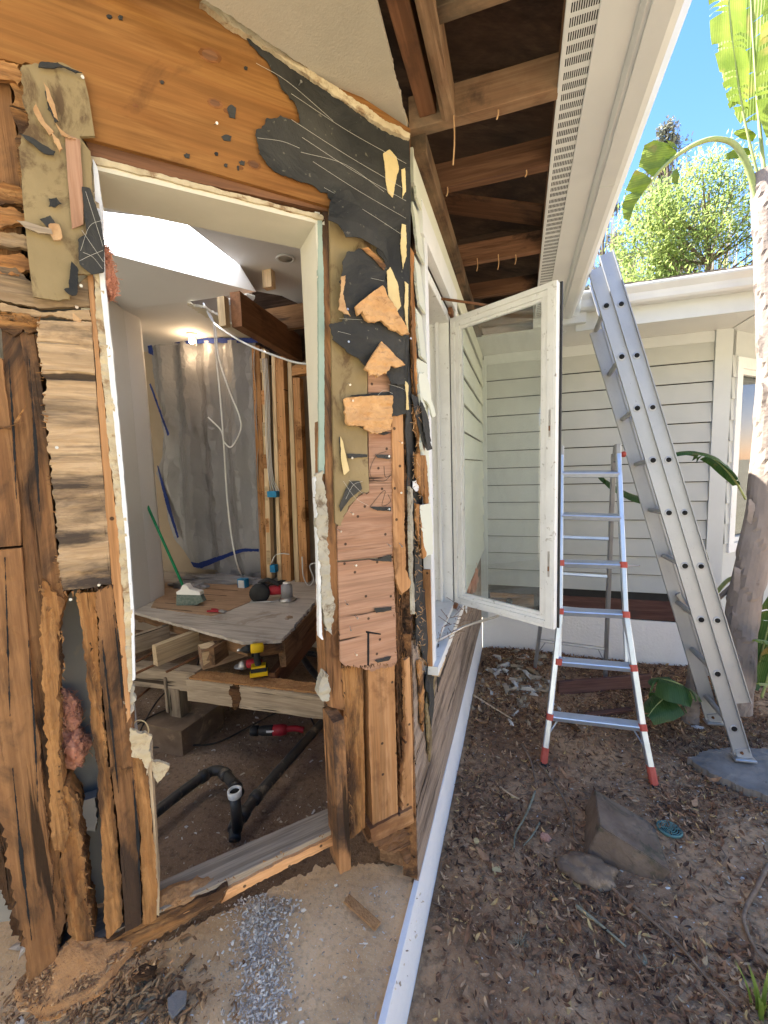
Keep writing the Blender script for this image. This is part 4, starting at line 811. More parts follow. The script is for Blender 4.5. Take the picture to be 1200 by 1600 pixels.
# ================================================================== EAVE OVER THE WINDOW WALL
EV = thing('open_eave', 'stripped eave with dark bare rafters running from the wall to the vented soffit strip', 'eave', (-.1, 2, 2.7))
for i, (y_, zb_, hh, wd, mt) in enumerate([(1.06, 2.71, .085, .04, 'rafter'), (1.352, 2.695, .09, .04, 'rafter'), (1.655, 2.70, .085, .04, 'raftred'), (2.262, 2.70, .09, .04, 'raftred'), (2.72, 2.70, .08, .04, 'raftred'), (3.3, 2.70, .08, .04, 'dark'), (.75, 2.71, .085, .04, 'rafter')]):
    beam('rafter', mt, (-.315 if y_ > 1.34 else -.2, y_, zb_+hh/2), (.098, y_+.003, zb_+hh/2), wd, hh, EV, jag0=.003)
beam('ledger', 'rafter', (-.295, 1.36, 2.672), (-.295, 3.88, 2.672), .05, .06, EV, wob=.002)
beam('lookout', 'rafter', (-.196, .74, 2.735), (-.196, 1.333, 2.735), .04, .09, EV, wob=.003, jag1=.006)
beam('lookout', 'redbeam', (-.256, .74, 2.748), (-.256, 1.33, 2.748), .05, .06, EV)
slabuv('sheathing_panel', 'raftred', Plane((0, 2.34, 2.835), (1, 0, -.33), (0, 1, 0)), [(-.35, -.28), (.1, -.28), (.1, -.12), (-.35, -.12)], 0, .012, EV, jag=.001)
for y_ in (1.42, 2.33): boxw('blocking', 'attic', (-.3, y_, 2.78), (.095, y_+.03, 2.86), EV)
tv, tf = [], []
for (x, y, L) in [(-.2, 2.26, .05), (-.1, 2.26, .06), (-.02, 2.27, .045), (-.18, 1.34, .14), (-.06, 1.37, .03), (.02, 1.67, .02), (-.25, 1.66, .03)]:
    c = Vector((x, y-.022, 2.70)); vs, fs = tubegeo(spline([c+Vector((0, 0, .01)), c+Vector((.002, 0, -L*.5)), c+Vector((-.003, 0, -L))]), .0022, 5); b = len(tv); tv += vs; tf += [[i+b for i in f] for f in fs]
stuff(world_mesh('hanging_splinters', tv, tf, 'tornwood', EV))
# plaster soffit over the bay
so = thing('plaster_soffit', 'textured cream soffit panel above the stripped bay wall, its edges broken', 'soffit', (-.5, .9, 2.7))
p1 = PZ(2.70); sp_ = [(640, 214), (613, 100), (586, -6)]
pts = [tuple(p1.hit(x, y)[:2]) for x, y in sp_]+[(-.262, .8), (-.9, .72)]
aw = [PA.hit(x, y, .016) for x, y in ((315, -6), (420, 62), (540, 142))]
pts += [(-1.0, .72)]+[tuple(p1.hit(x, y)[:2]) for x, y in ((290, -20), (420, 66), (530, 140))]
PSO = PZ(0)
slabuv('soffit_panel', 'soffit', PSO, pts[::-1], 2.715, .015, so, jag=[.002, .002, .002, 0, 0, 0, 0, .003, .003], rough=.0003, grid=.05)
a_fix = slabuv('soffit_batten', 'plaster', PA, [PA.uv(PA.hit(x, y, .03)) for x, y in [(318, -4), (420, 64), (530, 140), (600, 186), (641, 208), (641, 216), (600, 199), (530, 152), (420, 76), (312, 2)][::-1]], .03, .03, so, jag=.003, rough=.002, grid=.015)
E1 = [p1.hit(x, y) for x, y in ((640, 214), (586, -6))]
slabuv('broken_lip', 'plaster', PX(E1[0].x+.004), [(E1[1].y, 2.712), (E1[0].y, 2.712), (E1[0].y, 2.722), (E1[1].y, 2.724)], 0, .006, so, jag=.003)

# vented soffit strip, soffit and gutter
SF = thing('vented_soffit', 'painted metal soffit strip with rows of vent slots beside the white gutter', 'soffit', (.18, 2, 2.7))
vs, fs = [], []
def qbox(x0, x1, y0, y1, z0, z1):
    b = len(vs); vs.extend([(x, y, z) for x in (x0, x1) for y in (y0, y1) for z in (z0, z1)])
    fs.extend([[b+i for i in f] for f in ((0, 1, 3, 2), (4, 6, 7, 5), (0, 4, 5, 1), (2, 3, 7, 6), (0, 2, 6, 4), (1, 5, 7, 3))])
yv = .74; ng = 12; xa, xb_ = .107, .168
while yv < 3.2:
    grp = int((yv-.74)/.034) % 8
    qbox(xa, xb_, yv+.024, yv+.034+(.006 if grp == 7 else 0), 2.6985, 2.70)
    for q in range(ng+1):
        x = xa+(xb_-xa)*q/ng; wq = .0022
        qbox(x-wq/2, x+wq/2, yv, yv+.024, 2.6985, 2.70)
    yv += .034+(.006 if grp == 7 else 0)
vent = world_mesh('vent_louvre', vs, fs, 'gutter', SF)
boxw('vent_shade_backing', 'darkhole', (.104, .74, 2.715), (.17, 3.24, 2.72), SF)  # dark sheet that paints the shade behind the slots
for lo, hi in (((.096, .74, 2.695), (.107, 3.24, 2.706)), ((.168, .74, 2.696), (.262, 3.30, 2.706))): boxw('soffit_strip', 'gutter', lo, hi, SF)
boxw('sub_fascia', 'dark', (.1, .74, 2.722), (.13, 3.3, 2.80), SF)
GT = thing('eave_gutter', 'long pale enamelled gutter hanging along the eave above the ladders', 'gutter', (.3, 2, 2.72))
gp = [(.252, 2.692), (.262, 2.684), (.272, 2.684), (.2725, 2.679), (.320, 2.677), (.338, 2.682), (.348, 2.694), (.352, 2.715), (.358, 2.735), (.372, 2.752), (.384, 2.766), (.386, 2.778), (.383, 2.786), (.374, 2.788), (.372, 2.782), (.378, 2.776), (.368, 2.764), (.352, 2.75), (.344, 2.72), (.336, 2.692), (.32, 2.684), (.272, 2.69), (.26, 2.70), (.26, 2.80), (.252, 2.80)]
extrude('gutter_trough', 'gutter', [(x, z) for x, z in gp], (0, .7, 0), (0, 3.27, 0), (1, 0, 0), (0, 0, 1), GT)
boxw('end_plate', 'gutter', (.262, 3.265, 2.685), (.37, 3.27, 2.78), GT); boxw('corner_closure', 'gutter', (.09, 3.271, 2.642), (.43, 3.33, 2.83), GT)
lathe('outlet', 'gutter', hz(881, 512, 2.665)+Vector((0, 0, -.02)), (0, 0, 1), [(-.012, .017), (.0, .019), (.03, .019), (.045, .02)], GT)
for y_ in (1.0, 1.8, 2.6): boxw('seam', 'trim', (.2715, y_, 2.6755), (.322, y_+.0012, 2.677), GT)

# ================================================================== WING HOUSE BEYOND
WH = thing('wing_house', 'sage lap-sided wing with white corner trim, window and dark felt above its painted foundation', 'house', (.6, YC, .36))
boxw('wall_core', 'black', (-.33, 3.902, .36), (1.5, 4.0, 2.75), WH)  # gaps between boards expose this black as painted lap-shadow lines
for k in range(13):
    z = .612+.1515*k
    pr = [(0, z), (.0, z+.1385), (-.0045, z+.1385), (-.021, z), (-.021, z-.005), (-.001, z-.005)]
    extrude('siding_board', 'siding', pr, (-.32, YC+.004, 0), (1.39, YC+.004, 0), (0, 1, 0), (0, 0, 1), WH)
boxw('frieze_board', 'trim', (-.3, YC-.012, 2.56), (1.39, YC+.004, 2.64), WH)
boxw('corner_trim', 'trim', (1.392, YC-.022, .32), (1.50, YC+.01, 2.64), WH)
boxw('starter_felt', 'black', (-.32, YC-.001, .54), (1.39, YC+.01, .612), WH)
boxw('mudsill_board', 'plank', (.25, YC-.008, .375), (1.39, YC+.012, .54), WH)
boxw('mudsill_board', 'rotfir', (-.26, YC-.012, .38), (.12, YC+.01, .53), WH)
lathe('bore_hole_shade', 'darkhole', (-.09, YC-.0122, .46), (0, -1, 0), [(0, .03), (.001, .03)], WH)
boxw('corner_post', 'trim', (XB+.036, YC-.035, .3), (XB+.06, YC-.0, 2.6), WH)
boxw('wing_soffit', 'gutter', (-.33, 3.32, 2.64), (1.52, 3.9, 2.652), WH)
boxw('fascia', 'trim', (.37, 3.318, 2.60), (4.5, 3.34, 2.72), WH)
slabuv('wing_soffit', 'gutter', PZ(0), [(1.50, 3.34), (4.5, 3.34), (4.5, 6.9), (1.49, 3.9)], 2.645, .01, WH, jag=0)
GC = thing('wing_gutter', 'pale gutter running level along the wing roof behind the extension ladder', 'gutter', (1.5, 3.3, 2.75))
gq = [(-a+.252, b+.03) for a, b in gp]
extrude('gutter_trough', 'gutter', gq, (.39, 3.318, 0), (4.5, 3.318, 0), (0, 1, 0), (0, 0, 1), GC)
vs, fs = [], []
for i in range(22):
    for j in range(60):
        x0 = .0+j*.1+(i % 2)*.05; y0 = 3.24+i*.14; z0 = 2.835+(y0-3.24)*.33; t = random.uniform(.006, .014); b = len(vs)
        if x0 < .36 and i < 2: continue
        x1 = x0+.097; y1 = y0+.2
        vs += [(x0, y0+random.uniform(-.006, .006), z0+t), (x1, y0+random.uniform(-.006, .006), z0+t), (x1, y1, z0+.066+.002), (x0, y1, z0+.066+.002), (x0, y0, z0-.002), (x1, y0, z0-.002)]
        fs += [[b, b+1, b+2, b+3], [b+4, b+5, b+1, b]]
RW = world_mesh('roof_shingles', vs, fs, 'shingle', WH); stuff(RW)
slabuv('roof_deck', 'dark', Plane((0, 3.26, 2.83), (1, 0, 0), (0, 1, .33)), [(-.3, 0), (6.0, 0), (6.0, 3.2), (-.3, 3.2)], -.006, .03, WH, jag=0)
# angled bay of the wing with its window
def d_(name, mat, u0, u1, z0, z1, o0, o1, par=None):
    pts = [PD.pt(u, v, o) for u in (u0, u1) for v in (z0, z1) for o in (o0, o1)]
    return world_mesh(name, pts, [(0, 1, 3, 2), (4, 6, 7, 5), (0, 4, 5, 1), (2, 3, 7, 6), (0, 2, 6, 4), (1, 5, 7, 3)], mat, par or WH)
d_('wall_core', 'siding', 0, 2.4, .36, .98, -.1, 0); d_('wall_core', 'siding', 0, .06, .98, 2.66, -.1, 0); d_('wall_core', 'siding', 0, 2.4, 2.42, 2.66, -.1, 0); d_('wall_core', 'siding', 1.2, 2.4, .98, 2.42, -.1, 0)
for k in range(14):
    z = .55+.158*k
    if z < .95: slabuv('siding_board', 'siding', PD, [(0.0, z), (2.4, z), (2.4, z+.16), (0, z+.16)], .008, .006, WH, jag=0, grid=.3)
    elif z < 2.35: slabuv('siding_board', 'siding', PD, [(0.0, z), (.05, z), (.05, z+.16), (0, z+.16)], .008, .006, WH, jag=0, grid=.3, warp=lambda u, v: .01*(1-(v-z)/.16))
WC = thing('wing_window', 'white framed window of the sage wing reflecting the sunlit garden, behind the banana trunk', 'window', PD.pt(.5, .98, 0))
for a in ((.05, .13, .95, 2.44), (1.1, 1.18, .95, 2.44), (.13, 1.1, 2.36, 2.44), (.13, 1.1, .95, 1.02)): d_('casing', 'white', *a, 0, .025, WC)
for a in ((.13, .165, 1.02, 2.36), (1.065, 1.1, 1.02, 2.36), (.165, 1.065, 2.32, 2.36), (.165, 1.065, 1.02, 1.06)): d_('window_frame', 'white', *a, -.06, .008, WC)
d_('pane', 'glassC', .165, 1.065, 1.06, 2.32, -.03, -.026, WC)
d_('room_shade_panel', 'darkhole', .1, 1.1, 1.0, 2.4, -.35, -.34, WC)  # near-black panel painting the unlit room behind the pane

# ================================================================== INSIDE THE ROOM
def prism(name, mat, quad_lo, z0, z1, parent=None):
    n = len(quad_lo); v = [(x, y, z0) for x, y in quad_lo]+[(x, y, z1) for x, y in quad_lo]
    f = [list(range(n))[::-1], [i+n for i in range(n)]]+[[i, (i+1) % n, (i+1) % n+n, i+n] for i in range(n)]
    return world_mesh(name, v, f, mat, parent)
pil = thing('white_partition', 'white painted end of a partition wall left of the hanging plastic', 'partition wall', (-3.3, 2.8, .6))
pa, pb, pc2 = hz(203, 957, .6), hz(236, 941, .6), hz(257, 931, .6)
prism('plaster_face', 'drywall', [(pa.x-.4, pa.y-.1), (pa.x, pa.y), (pb.x, pb.y), (pb.x-.4, pb.y+.3)], .58, 3.2, pil)
prism('plaster_face', 'ceiling', [(pb.x-.3, pb.y+.02), (pb.x, pb.y+.002), (pc2.x, pc2.y), (pc2.x-.3, pc2.y+.3)], .58, 3.2, pil)
prism('corner_bead', 'white', [(pa.x+.012, pa.y+.0), (pa.x+.03, pa.y+.01), (pa.x+.035, pa.y+.03), (pa.x+.012, pa.y+.02)], .9, 3.0, pil)
# floor platform
FP = thing('subfloor_platform', 'dusty plywood subfloor left standing on joists inside the gutted room', 'floor', (-2.4, 3, .6))
e0, e1, e2, e3 = hz(190, 951, .6), hz(380, 1003, .6), hz(440, 1000, .6), hz(497, 935, .6)
slabuv('subfloor_sheet', 'subfloor', PZ(0), [(e0.x-.6, e0.y+.15), (e0.x, e0.y), (e1.x, e1.y), (e2.x, e2.y), (e3.x, e3.y), (-1.62, 3.75), (-4.4, 3.75)], .6, .02, FP, jag=[0, .004, .004, .012, .008, 0, 0], rough=.0008, grid=.05)
q = [hz(x, y, .6) for x, y in [(236, 950), (330, 963), (352, 957), (450, 917), (400, 905), (258, 912)]]
slabuv('bare_board', 'subred', PZ(0), [(p.x, p.y) for p in q], .607, .006, FP, jag=.003)
for i in range(5):
    a = hz(244+i*14, 950-i*8, .61); b = hz(300+i*18, 955-i*8, .61)
    tube('floor_seam', 'darkhole', [a, b], .0018, FP, k=4, sp=False)
q = [hz(x, y, .6) for x, y in [(398, 930), (425, 912), (450, 905), (430, 925)]]
prism('dark_slot', 'darkhole', [(p.x, p.y) for p in q], .609, .611, FP)
beam('rim_joist', 'dark', (e2.x-.02, e2.y+.02, .49), (e3.x, e3.y+.02, .49), .045, .18, FP, jag0=.02)
beam('rim_joist', 'brown', (e1.x+.1, e1.y+.03, .54), (e2.x-.02, e2.y+.03, .54), .04, .07, FP)
beam('rim_joist', 'dark', (e0.x-.5, e0.y+.25, .53), (e1.x, e1.y+.06, .53), .04, .1, FP)
for x_ in (-3.6, -3.2, -2.8, -2.4, -2.0): boxw('joist', 'dark', (x_, 2.75, .42), (x_+.04, 3.75, .57), FP)
def jst(name, mat, a, b, z, w, h, label, cat, zb=None, **k):
    A_ = hz(*a, z); B_ = hz(*b, zb or z); t = thing(name, label, cat, (A_+B_)/2)
    beam('timber', mat, A_-Vector((0, 0, h/2)), B_-Vector((0, 0, h/2)), w, h, t, **k); return t
jst('floor_joist', 'grey', (150, 1012), (262, 976), .55, .045, .13, 'loose old joist running back under the subfloor, nearest the left jamb', 'joist')
jst('floor_joist', 'pale', (240, 1009), (316, 981), .56, .05, .14, 'short joist with pale sawn end pointing at the opening', 'joist', jag0=.003)
jst('floor_joist', 'dark', (330, 1012), (362, 992), .55, .04, .12, 'dark joist stub hidden behind the flaking beam', 'joist')
girder = thing('crawlspace_girder', 'long grey timber girder crossing under the opening with rust-brown top', 'beam', (-2, 2, .3))
g0, g1 = hz(120, 1028, .38), hz(312, 1046, .38); g2, g3 = hz(300, 1054, .36), hz(512, 1078, .36)
beam('timber', 'grey', (g0.x, g0.y, .31), (g1.x, g1.y, .31), .10, .14, girder)
beam('timber', 'grey', (g2.x, g2.y, .28), (g3.x, g3.y, .28), .12, .15, girder, wob=.004)
dg = (Vector((g3.x, g3.y, .356))-Vector((g2.x, g2.y, .356)))
gP = Plane((g2.x, g2.y, .356), dg, dg.cross(Vector((0, 0, -1))))
slabuv('rotted_top', 'sandy', gP, [(.02, -.055), (dg.length-.02, -.055), (dg.length-.02, .05), (.02, .055)], .012, .01, girder, jag=.006, rough=.006, grid=.02)
slabuv('broken_notch', 'darkrot', Plane((g2.x, g2.y, .28), dg, (0, 0, 1)), [(.33, .07), (.40, .075), (.41, .0), (.39, -.07), (.36, -.09), (.34, -.02)], .064, .012, girder, jag=.008, rough=.008, grid=.01)
fb0, fb1 = hz(312, 1012, .52), hz(452, 972, .54)
fbm = thing('flaking_beam', 'rotten beam with flaking white paint resting on the girder, its end sawn pale', 'beam', (fb0+fb1)/2)
beam('timber', 'flake', fb0-Vector((0, 0, .07)), fb1-Vector((0, 0, .07)), .1, .14, fbm, wob=.006)
beam('sawn_end', 'pale', fb0-Vector((0, 0, .07)), fb0-Vector((0, 0, .07))+(fb1-fb0).normalized()*.1, .104, .144, fbm, wob=.002, jag0=.006)
mass = blob('rotten_lump', 'flake', hz(448, 975, .55)-Vector((0, 0, .03)), .08, .06, .09, fbm, .4, 3, 3, 3)
br = jst('diagonal_brace', 'redbeam', (425, 1050), (500, 960), .40, .05, .14, 'reddish diagonal timber under the right edge of the subfloor', 'timber', zb=.5)
pp = hz(283, 1112, .06); post = thing('support_post', 'short old post standing on the pier block under the girder', 'post', (pp.x, pp.y, .06))
beam('timber', 'grey', (pp.x, pp.y, .05), (pp.x, pp.y, .25), .09, .1, post, up=(0, 1, 0)); beam('side_cleat', 'grey', (pp.x-.06, pp.y-.03, .08), (pp.x-.06, pp.y-.03, .33), .02, .06, post, up=(0, 1, 0))
pr = [hz(x, y, .05) for x, y in [(212, 1128), (283, 1143), (348, 1098), (292, 1092)]]
blk = prism('pier_block', 'pier', [(p.x, p.y) for p in pr], -.14, .05); tag(blk, 'wide concrete pier block under the short post, dusted with sawdust', 'pier block')
for a, b, z, lb in (((205, 1038), (262, 1008), .42, 'rusty rod nearest the left jamb, poking out below the loose grey joist'), ((200, 1058), (300, 1012), .40, 'longest rusty rod, slanting under the pale ended joist'), ((205, 1098), (250, 1062), .2, 'lowest thin rod, leaning in the dark under the girder'), ((260, 1050), (330, 1015), .42, 'rusty rod farthest right, running up to the flaking beam')):
    rd = tube('rusty_rod', 'rust', [hz(*a, z), hz(*b, z)], .009, sp=False); tag(rd, lb, 'rod', 'rods among the joists')
# pipes
def pipe(name, label, px, z, r, **k):
    zz = z if isinstance(z, (list, tuple)) else [z]*len(px)
    t = thing(name, label, 'pipe', hz(*px[0], zz[0])); pts = [hz(x, y, q) for (x, y), q in zip(px, zz)]
    tube('pipe_run', 'abs', pts, r, t, k=14); return t, pts
t1, pts1 = pipe('drain_pipe', 'black drain pipe elbowing up from the lower left inside the crawlspace', [(120, 1372), (245, 1268), (318, 1213), (338, 1204), (352, 1210), (368, 1230), (374, 1240)], -.02, .028)
for k in (2, 4, 5): lathe('coupling', 'abs', pts1[k], (pts1[min(k+1, 6)]-pts1[k-1]), [(-.02, .031), (-.018, .034), (.018, .034), (.02, .031)], t1)
t2, pts2 = pipe('drain_pipe', 'longer black drain pipe sloping from behind the post to an open elbow', [(560, 1075), (505, 1128), (440, 1200), (400, 1246), (380, 1272), (368, 1292), (367, 1312)], [.02, .0, -.02, -.04, -.05, -.06, -.08], .029)
for k in (3, 4, 5): lathe('coupling', 'abs', pts2[k], (pts2[k+1]-pts2[k-1]), [(-.02, .033), (-.018, .036), (.018, .036), (.02, .033)], t2)
sb = hz(371, 1296, -.05); vp_ = thing('vent_stub', 'upright black pipe stub with a white collar on top', 'pipe', sb)
lathe('stub', 'abs', sb, (0, 0, 1), [(0, .026), (.19, .026)], vp_); hgt = .19
lathe('white_collar', 'whitepl', sb+Vector((0, 0, .175)), (0, 0, 1), [(0, .028), (.005, .033), (.035, .034), (.036, .025), (.02, .024)], vp_)
lathe('bore', 'darkhole', sb+Vector((0, 0, .2)), (0, 0, 1), [(0, .0235), (.001, .0235)], vp_)
t3, _ = pipe('waste_pipe', 'grey waste pipe under the far right of the floor platform', [(462, 1000), (475, 1030), (500, 1062), (520, 1075)], [.2, .2, .15, .1], .025)
t4, _ = pipe('waste_pipe', 'grey pipe running level behind the right stud', [(462, 1020), (490, 1022), (540, 1028)], .2, .022)
for nm, px, z, r, lb in (('black_cord', [(205, 1168), (250, 1090), (300, 1055), (320, 1015), (360, 995)], .1, .006, 'dark cable looping from the dirt over the girder'), ('black_cord', [(200, 1140), (235, 1120), (290, 1090), (310, 1040)], .06, .005, 'thin dark cable trailing beside the support post'), ('black_cord', [(500, 1110), (440, 1112), (400, 1130), (340, 1160), (290, 1165), (240, 1168)], -.1, .006, 'dark cord snaking across the crawlspace dirt to the saw'), ('black_cord', [(435, 1050), (440, 1075), (452, 1100), (480, 1115), (495, 1140)], [.36, .3, .1, -.05, -.1], .006, 'dark cord hanging off the girder below the yellow drill')):
    zz = z if isinstance(z, list) else [z]*len(px)
    tag(tube(nm, 'blackcable', [hz(x, y, q) for (x, y), q in zip(px, zz)], r, k=6), lb, 'cord')
# plastic sheet, tape
YB = 3.70
def fold(u, v): return .045*math.sin(u*21+1.3*math.sin(v*1.4)+v*.8)*(.6+.5*nz((u, v*.5), 1.1, 2))+.03*nz((u*3, v), 2, 4)+.02*abs(math.sin((u*.8+v)*6))
PBk = PY(YB)
shp = [(232, 536), (402, 533), (412, 890), (380, 900), (300, 885), (278, 840), (244, 740), (262, 680), (240, 610)]
ps_ = thing('plastic_sheet', 'creased translucent dust sheet taped up in front of the back wall', 'plastic sheet', PBk.hit(320, 890))
slab('sheeting', 'poly', PBk, shp, .03, .0008, ps_, jag=.004, rough=0, grid=.045, warp=fold)
slab('tape_strip', 'blue', PBk, [(228, 528), (403, 528), (402, 535), (330, 536), (298, 537), (240, 535), (232, 540)], .07, .004, ps_, jag=.004)
for pts in ([(229, 530), (235, 530), (240, 556), (232, 552)], [(233, 600), (235, 599), (264, 678), (262, 681)], [(245, 727), (247, 728), (261, 775), (279, 839), (277, 841), (258, 785)], [(298, 878), (310, 880), (350, 866), (378, 857), (404, 858), (404, 862), (380, 862), (352, 872), (315, 888), (302, 886)]):
    slab('tape_strip', 'blue', PBk, pts, .10, .004, ps_, jag=.003)
drop = thing('crumpled_dropcloth', 'crumpled pale plastic heaped on the floor under the hanging sheet', 'dropcloth', hz(340, 905, .6))
blob('fold', 'poly', hz(345, 907, .62)+Vector((0, .02, 0)), .5, .1, .05, drop, .5, 3, 4, 3); blob('fold', 'poly', hz(380, 898, .62), .3, .1, .07, drop, .5, 3, 4, 9); blob('fold', 'poly', hz(295, 915, .62), .2, .08, .04, drop, .5, 3, 4, 5)
# framing at the right of the room
FR = thing('stud_framing', 'bare new stud framing right of the hanging plastic, with wires clipped to it', 'framing', (-2.4, 3.65, .6))
PS2 = PY(3.64)
for mt, px in (('fresh', [(393, 540), (405, 540), (418, 905), (408, 906)]), ('pale', [(408, 545), (414, 545), (424, 905), (417, 906)]), ('fresh', [(429, 556), (442, 556), (455, 915), (440, 915)]), ('pale', [(424, 556), (429, 556), (440, 915), (434, 912)]), ('fresh', [(455, 590), (468, 590), (482, 925), (468, 925)]), ('pale', [(449, 560), (455, 560), (468, 925), (461, 922)]), ('dark', [(486, 596), (500, 596), (508, 925), (494, 925)])):
    slab('stud', mt, PS2, px, 0 if mt == 'fresh' else .01, .07, FR, vert=True, jag=.0005)
slab('top_plate', 'fresh', PS2, [(452, 572), (520, 560), (520, 575), (452, 588)], .004, .08, FR, jag=.0005)
for k in range(7):
    y0 = 560+k*50; x0 = 405.5+(y0-540)*.034
    slab('blocking', 'fresh' if k % 2 else 'pale', PS2, [(x0, y0), (x0+5, y0), (x0+6, y0+22), (x0+1, y0+22)], .012, .05, FR, jag=.0005)
RB = thing('ceiling_beam', 'dark reddish ceiling beam crossing the hole in the ceiling', 'beam', (-2, 3.2, 2.8))
b0, b1 = hz(362, 510, 2.74), hz(472, 572, 2.74)
beam('timber', 'redbeam', b0+Vector((.03, .02, .12)), b1+Vector((.03, 0, .12)), .08, .24, RB)
beam('end_block', 'pale', b0+Vector((-.05, -.01, .0)), b0+Vector((-.05, -.01, .2)), .06, .05, RB, up=(0, 1, 0))
for i, (x_, y_) in enumerate([(-1.5, 3.3), (-1.0, 3.3)]): boxw('joist', 'dark', (x_, 2.9, 3.12), (x_+.04, 3.75, 3.3), RB)
boxw('joist', 'dark', (-2.2, 3.45, 2.95), (-.4, 3.49, 3.15), RB); boxw('joist', 'pale', (-1.90, 3.0, 3.12), (-1.82, 3.06, 3.26), RB)
struct(slabuv('attic_gloom_panel', 'attic', PY(3.755), [(-2.5, 2.752), (-.4, 2.752), (-.4, 3.6), (-2.5, 3.6)], 0, .1, jag=0))  # dark panel painting the attic darkness above the back wall
# lamp, downlight, boxes, cables
L0 = hz(299, 521, ZL); lamp = thing('ceiling_bulb', 'small lit bare bulb glowing warm on the lower ceiling', 'light bulb', L0)
lathe('socket', 'whitepl', L0, (0, 0, -1), [(0, .05), (.012, .048), (.02, .025), (.045, .02)], lamp)
blob('bulb', 'bulb', L0+Vector((0, 0, -.07)), .028, .028, .03, lamp, 0, 1, 2)
tube('pull_chain', 'steel', [L0+Vector((.05, 0, -.04)), L0+Vector((.05, 0, -.12))], .004, lamp, sp=False)
pl_ = bpy.data.lights.new('bulb_light', 'POINT'); pl_.energy = .3; pl_.color = (1, .68, .4); pl_.shadow_soft_size = .03
po = bpy.data.objects.new('bulb_light', pl_); COL.objects.link(po); po.parent = lamp; po.location = (0, 0, -.115)
D0 = hz(446, 404, ZU-.002); dn = thing('downlight', 'round unlit recessed downlight in the upper ceiling', 'downlight', D0)
lathe('trim_ring', 'white', D0, (0, 0, -1), [(0, .07), (.006, .068), (.008, .055), (.002, .05)], dn); lathe('lens', 'greydry', D0, (0, 0, -1), [(0, .052), (.004, .05)], dn)
def cable(px, Y, r, label):
    YY = Y if isinstance(Y, list) else [Y]*len(px)
    return tag(tube('hanging_cable', 'cable', [hy(x, y, q) for (x, y), q in zip(px, YY)], r, k=6), label, 'cable')
cable([(318, 478), (332, 500), (338, 560), (344, 620), (350, 700), (355, 780), (362, 840), (370, 880), (379, 902)], [3.05]*8+[3.4], .006, 'white cable dropping from the torn ceiling to the blue outlet box')
cable([(322, 480), (336, 510), (342, 560), (358, 610), (374, 650), (376, 672), (362, 698), (350, 690), (345, 672), (325, 652)], 3.0, .006, 'white cable hanging in a loose loop in front of the plastic sheet')
cable([(318, 474), (335, 505), (380, 535), (430, 556), (470, 568), (500, 566)], [3.0, 2.9, 2.7, 2.6, 2.5, 2.4], .007, 'white cable sagging across under the dark beam to the right')
for k in range(4): tag(tube('clipped_wire', 'cable', [hy(x+k*2.2, y, 3.6) for x, y in [(410, 560), (414, 620), (416, 700), (420, 745), (422+k, 758), (424+k*2, 768)]], .004, k=5), ['leftmost white wire clipped to the stud above the blue junction box', 'second white wire from the left above the blue junction box', 'third white wire from the left above the blue junction box', 'rightmost white wire entering the blue junction box'][k], 'wire', 'wires clipped to the stud')
tag(tube('loose_wire', 'cable', [hy(x, y, 3.6) for x, y in [(424, 880), (430, 868), (440, 865), (452, 866)]], .005, k=6), 'short white wire curving out of the small blue box by the floor', 'wire')
tag(tube('loose_wire', 'cable', [hy(x, y, 3.55) for x, y in [(472, 870), (474, 900), (482, 915), (490, 905), (484, 885), (492, 880), (502, 884)]], .006, k=6), 'white wire looping at the foot of the right stud', 'wire')
def ebox(x, y, Y, w, h, mat, label):
    c = hy(x, y, Y); t = thing('electrical_box', label, 'electrical box', c)
    boxw('box_shell', mat, c-Vector((w/2, .03, h/2)), c+Vector((w/2, .03, h/2)), t, ch=.003); return t, c
t_, c_ = ebox(380, 912, 3.35, .09, .1, 'teal', 'blue outlet box with white outlet at the end of the hanging cable'); boxw('outlet', 'whitepl', c_+Vector((-.028, -.04, -.04)), c_+Vector((.035, -.03, .04)), t_)
t_, c_ = ebox(427, 772, 3.58, .1, .06, 'teal', 'wide blue junction box nailed between the studs under the clipped wires')
t_, c_ = ebox(428, 888, 3.58, .06, .07, 'teal', 'small blue box near the floor between the studs')
# tools
def broom():
    base = hz(296, 948, .6); t = thing('broom', 'green handled broom leaning against the white partition', 'broom', base)
    hd = hy(289, 922, base.y+.02); top = hy(219, 765, base.y+.12)
    tube('handle', 'broomgreen', [hd, hd.lerp(top, .86)], .011, t, sp=False); tube('grip', 'whitepl', [hd.lerp(top, .86), top], .012, t, sp=False)
    ex = Vector((.93, .2, .0)); P = Plane(hd, ex, (0, 0, 1))
    slab('bristles', 'bristle', P, [(276, 926), (288, 925), (312, 928), (318, 940), (300, 949), (275, 953)], .02, .05, t, vert=True, jag=[0, 0, 0, .006, .006, 0], rough=.002)
    slab('yoke', 'whitepl', P, [(285, 914), (291, 914), (296, 921), (312, 925), (313, 930), (276, 929), (275, 925), (282, 921)], .026, .06, t, jag=0)
broom()
def bits(name, label, cat, base, parts):
    t = thing(name, label, cat, base)
    for p in parts:
        k = p[0]
        if k == 't': tube(p[1], p[2], p[3], p[4], t, k=12, sp=len(p) > 5)
        elif k == 'b': boxr(p[1], p[2], p[3], p[4], p[5], t)
        elif k == 'l': lathe(p[1], p[2], p[3], p[4], p[5], t)
    return t
def boxr(name, mat, c, size, ex, parent, up=(0, 0, 1)):
    ex = Vector(ex).normalized(); return beam(name, mat, Vector(c)-ex*size[0]/2, Vector(c)+ex*size[0]/2, size[1], size[2], parent, up=up, wob=0, ch=min(size)*.22, div=1, seg=1)
c = hz(405, 1055, .385); V = Vector; vx = V((.8, .5, 0)).normalized(); vy = V((-.5, .8, 0)).normalized()
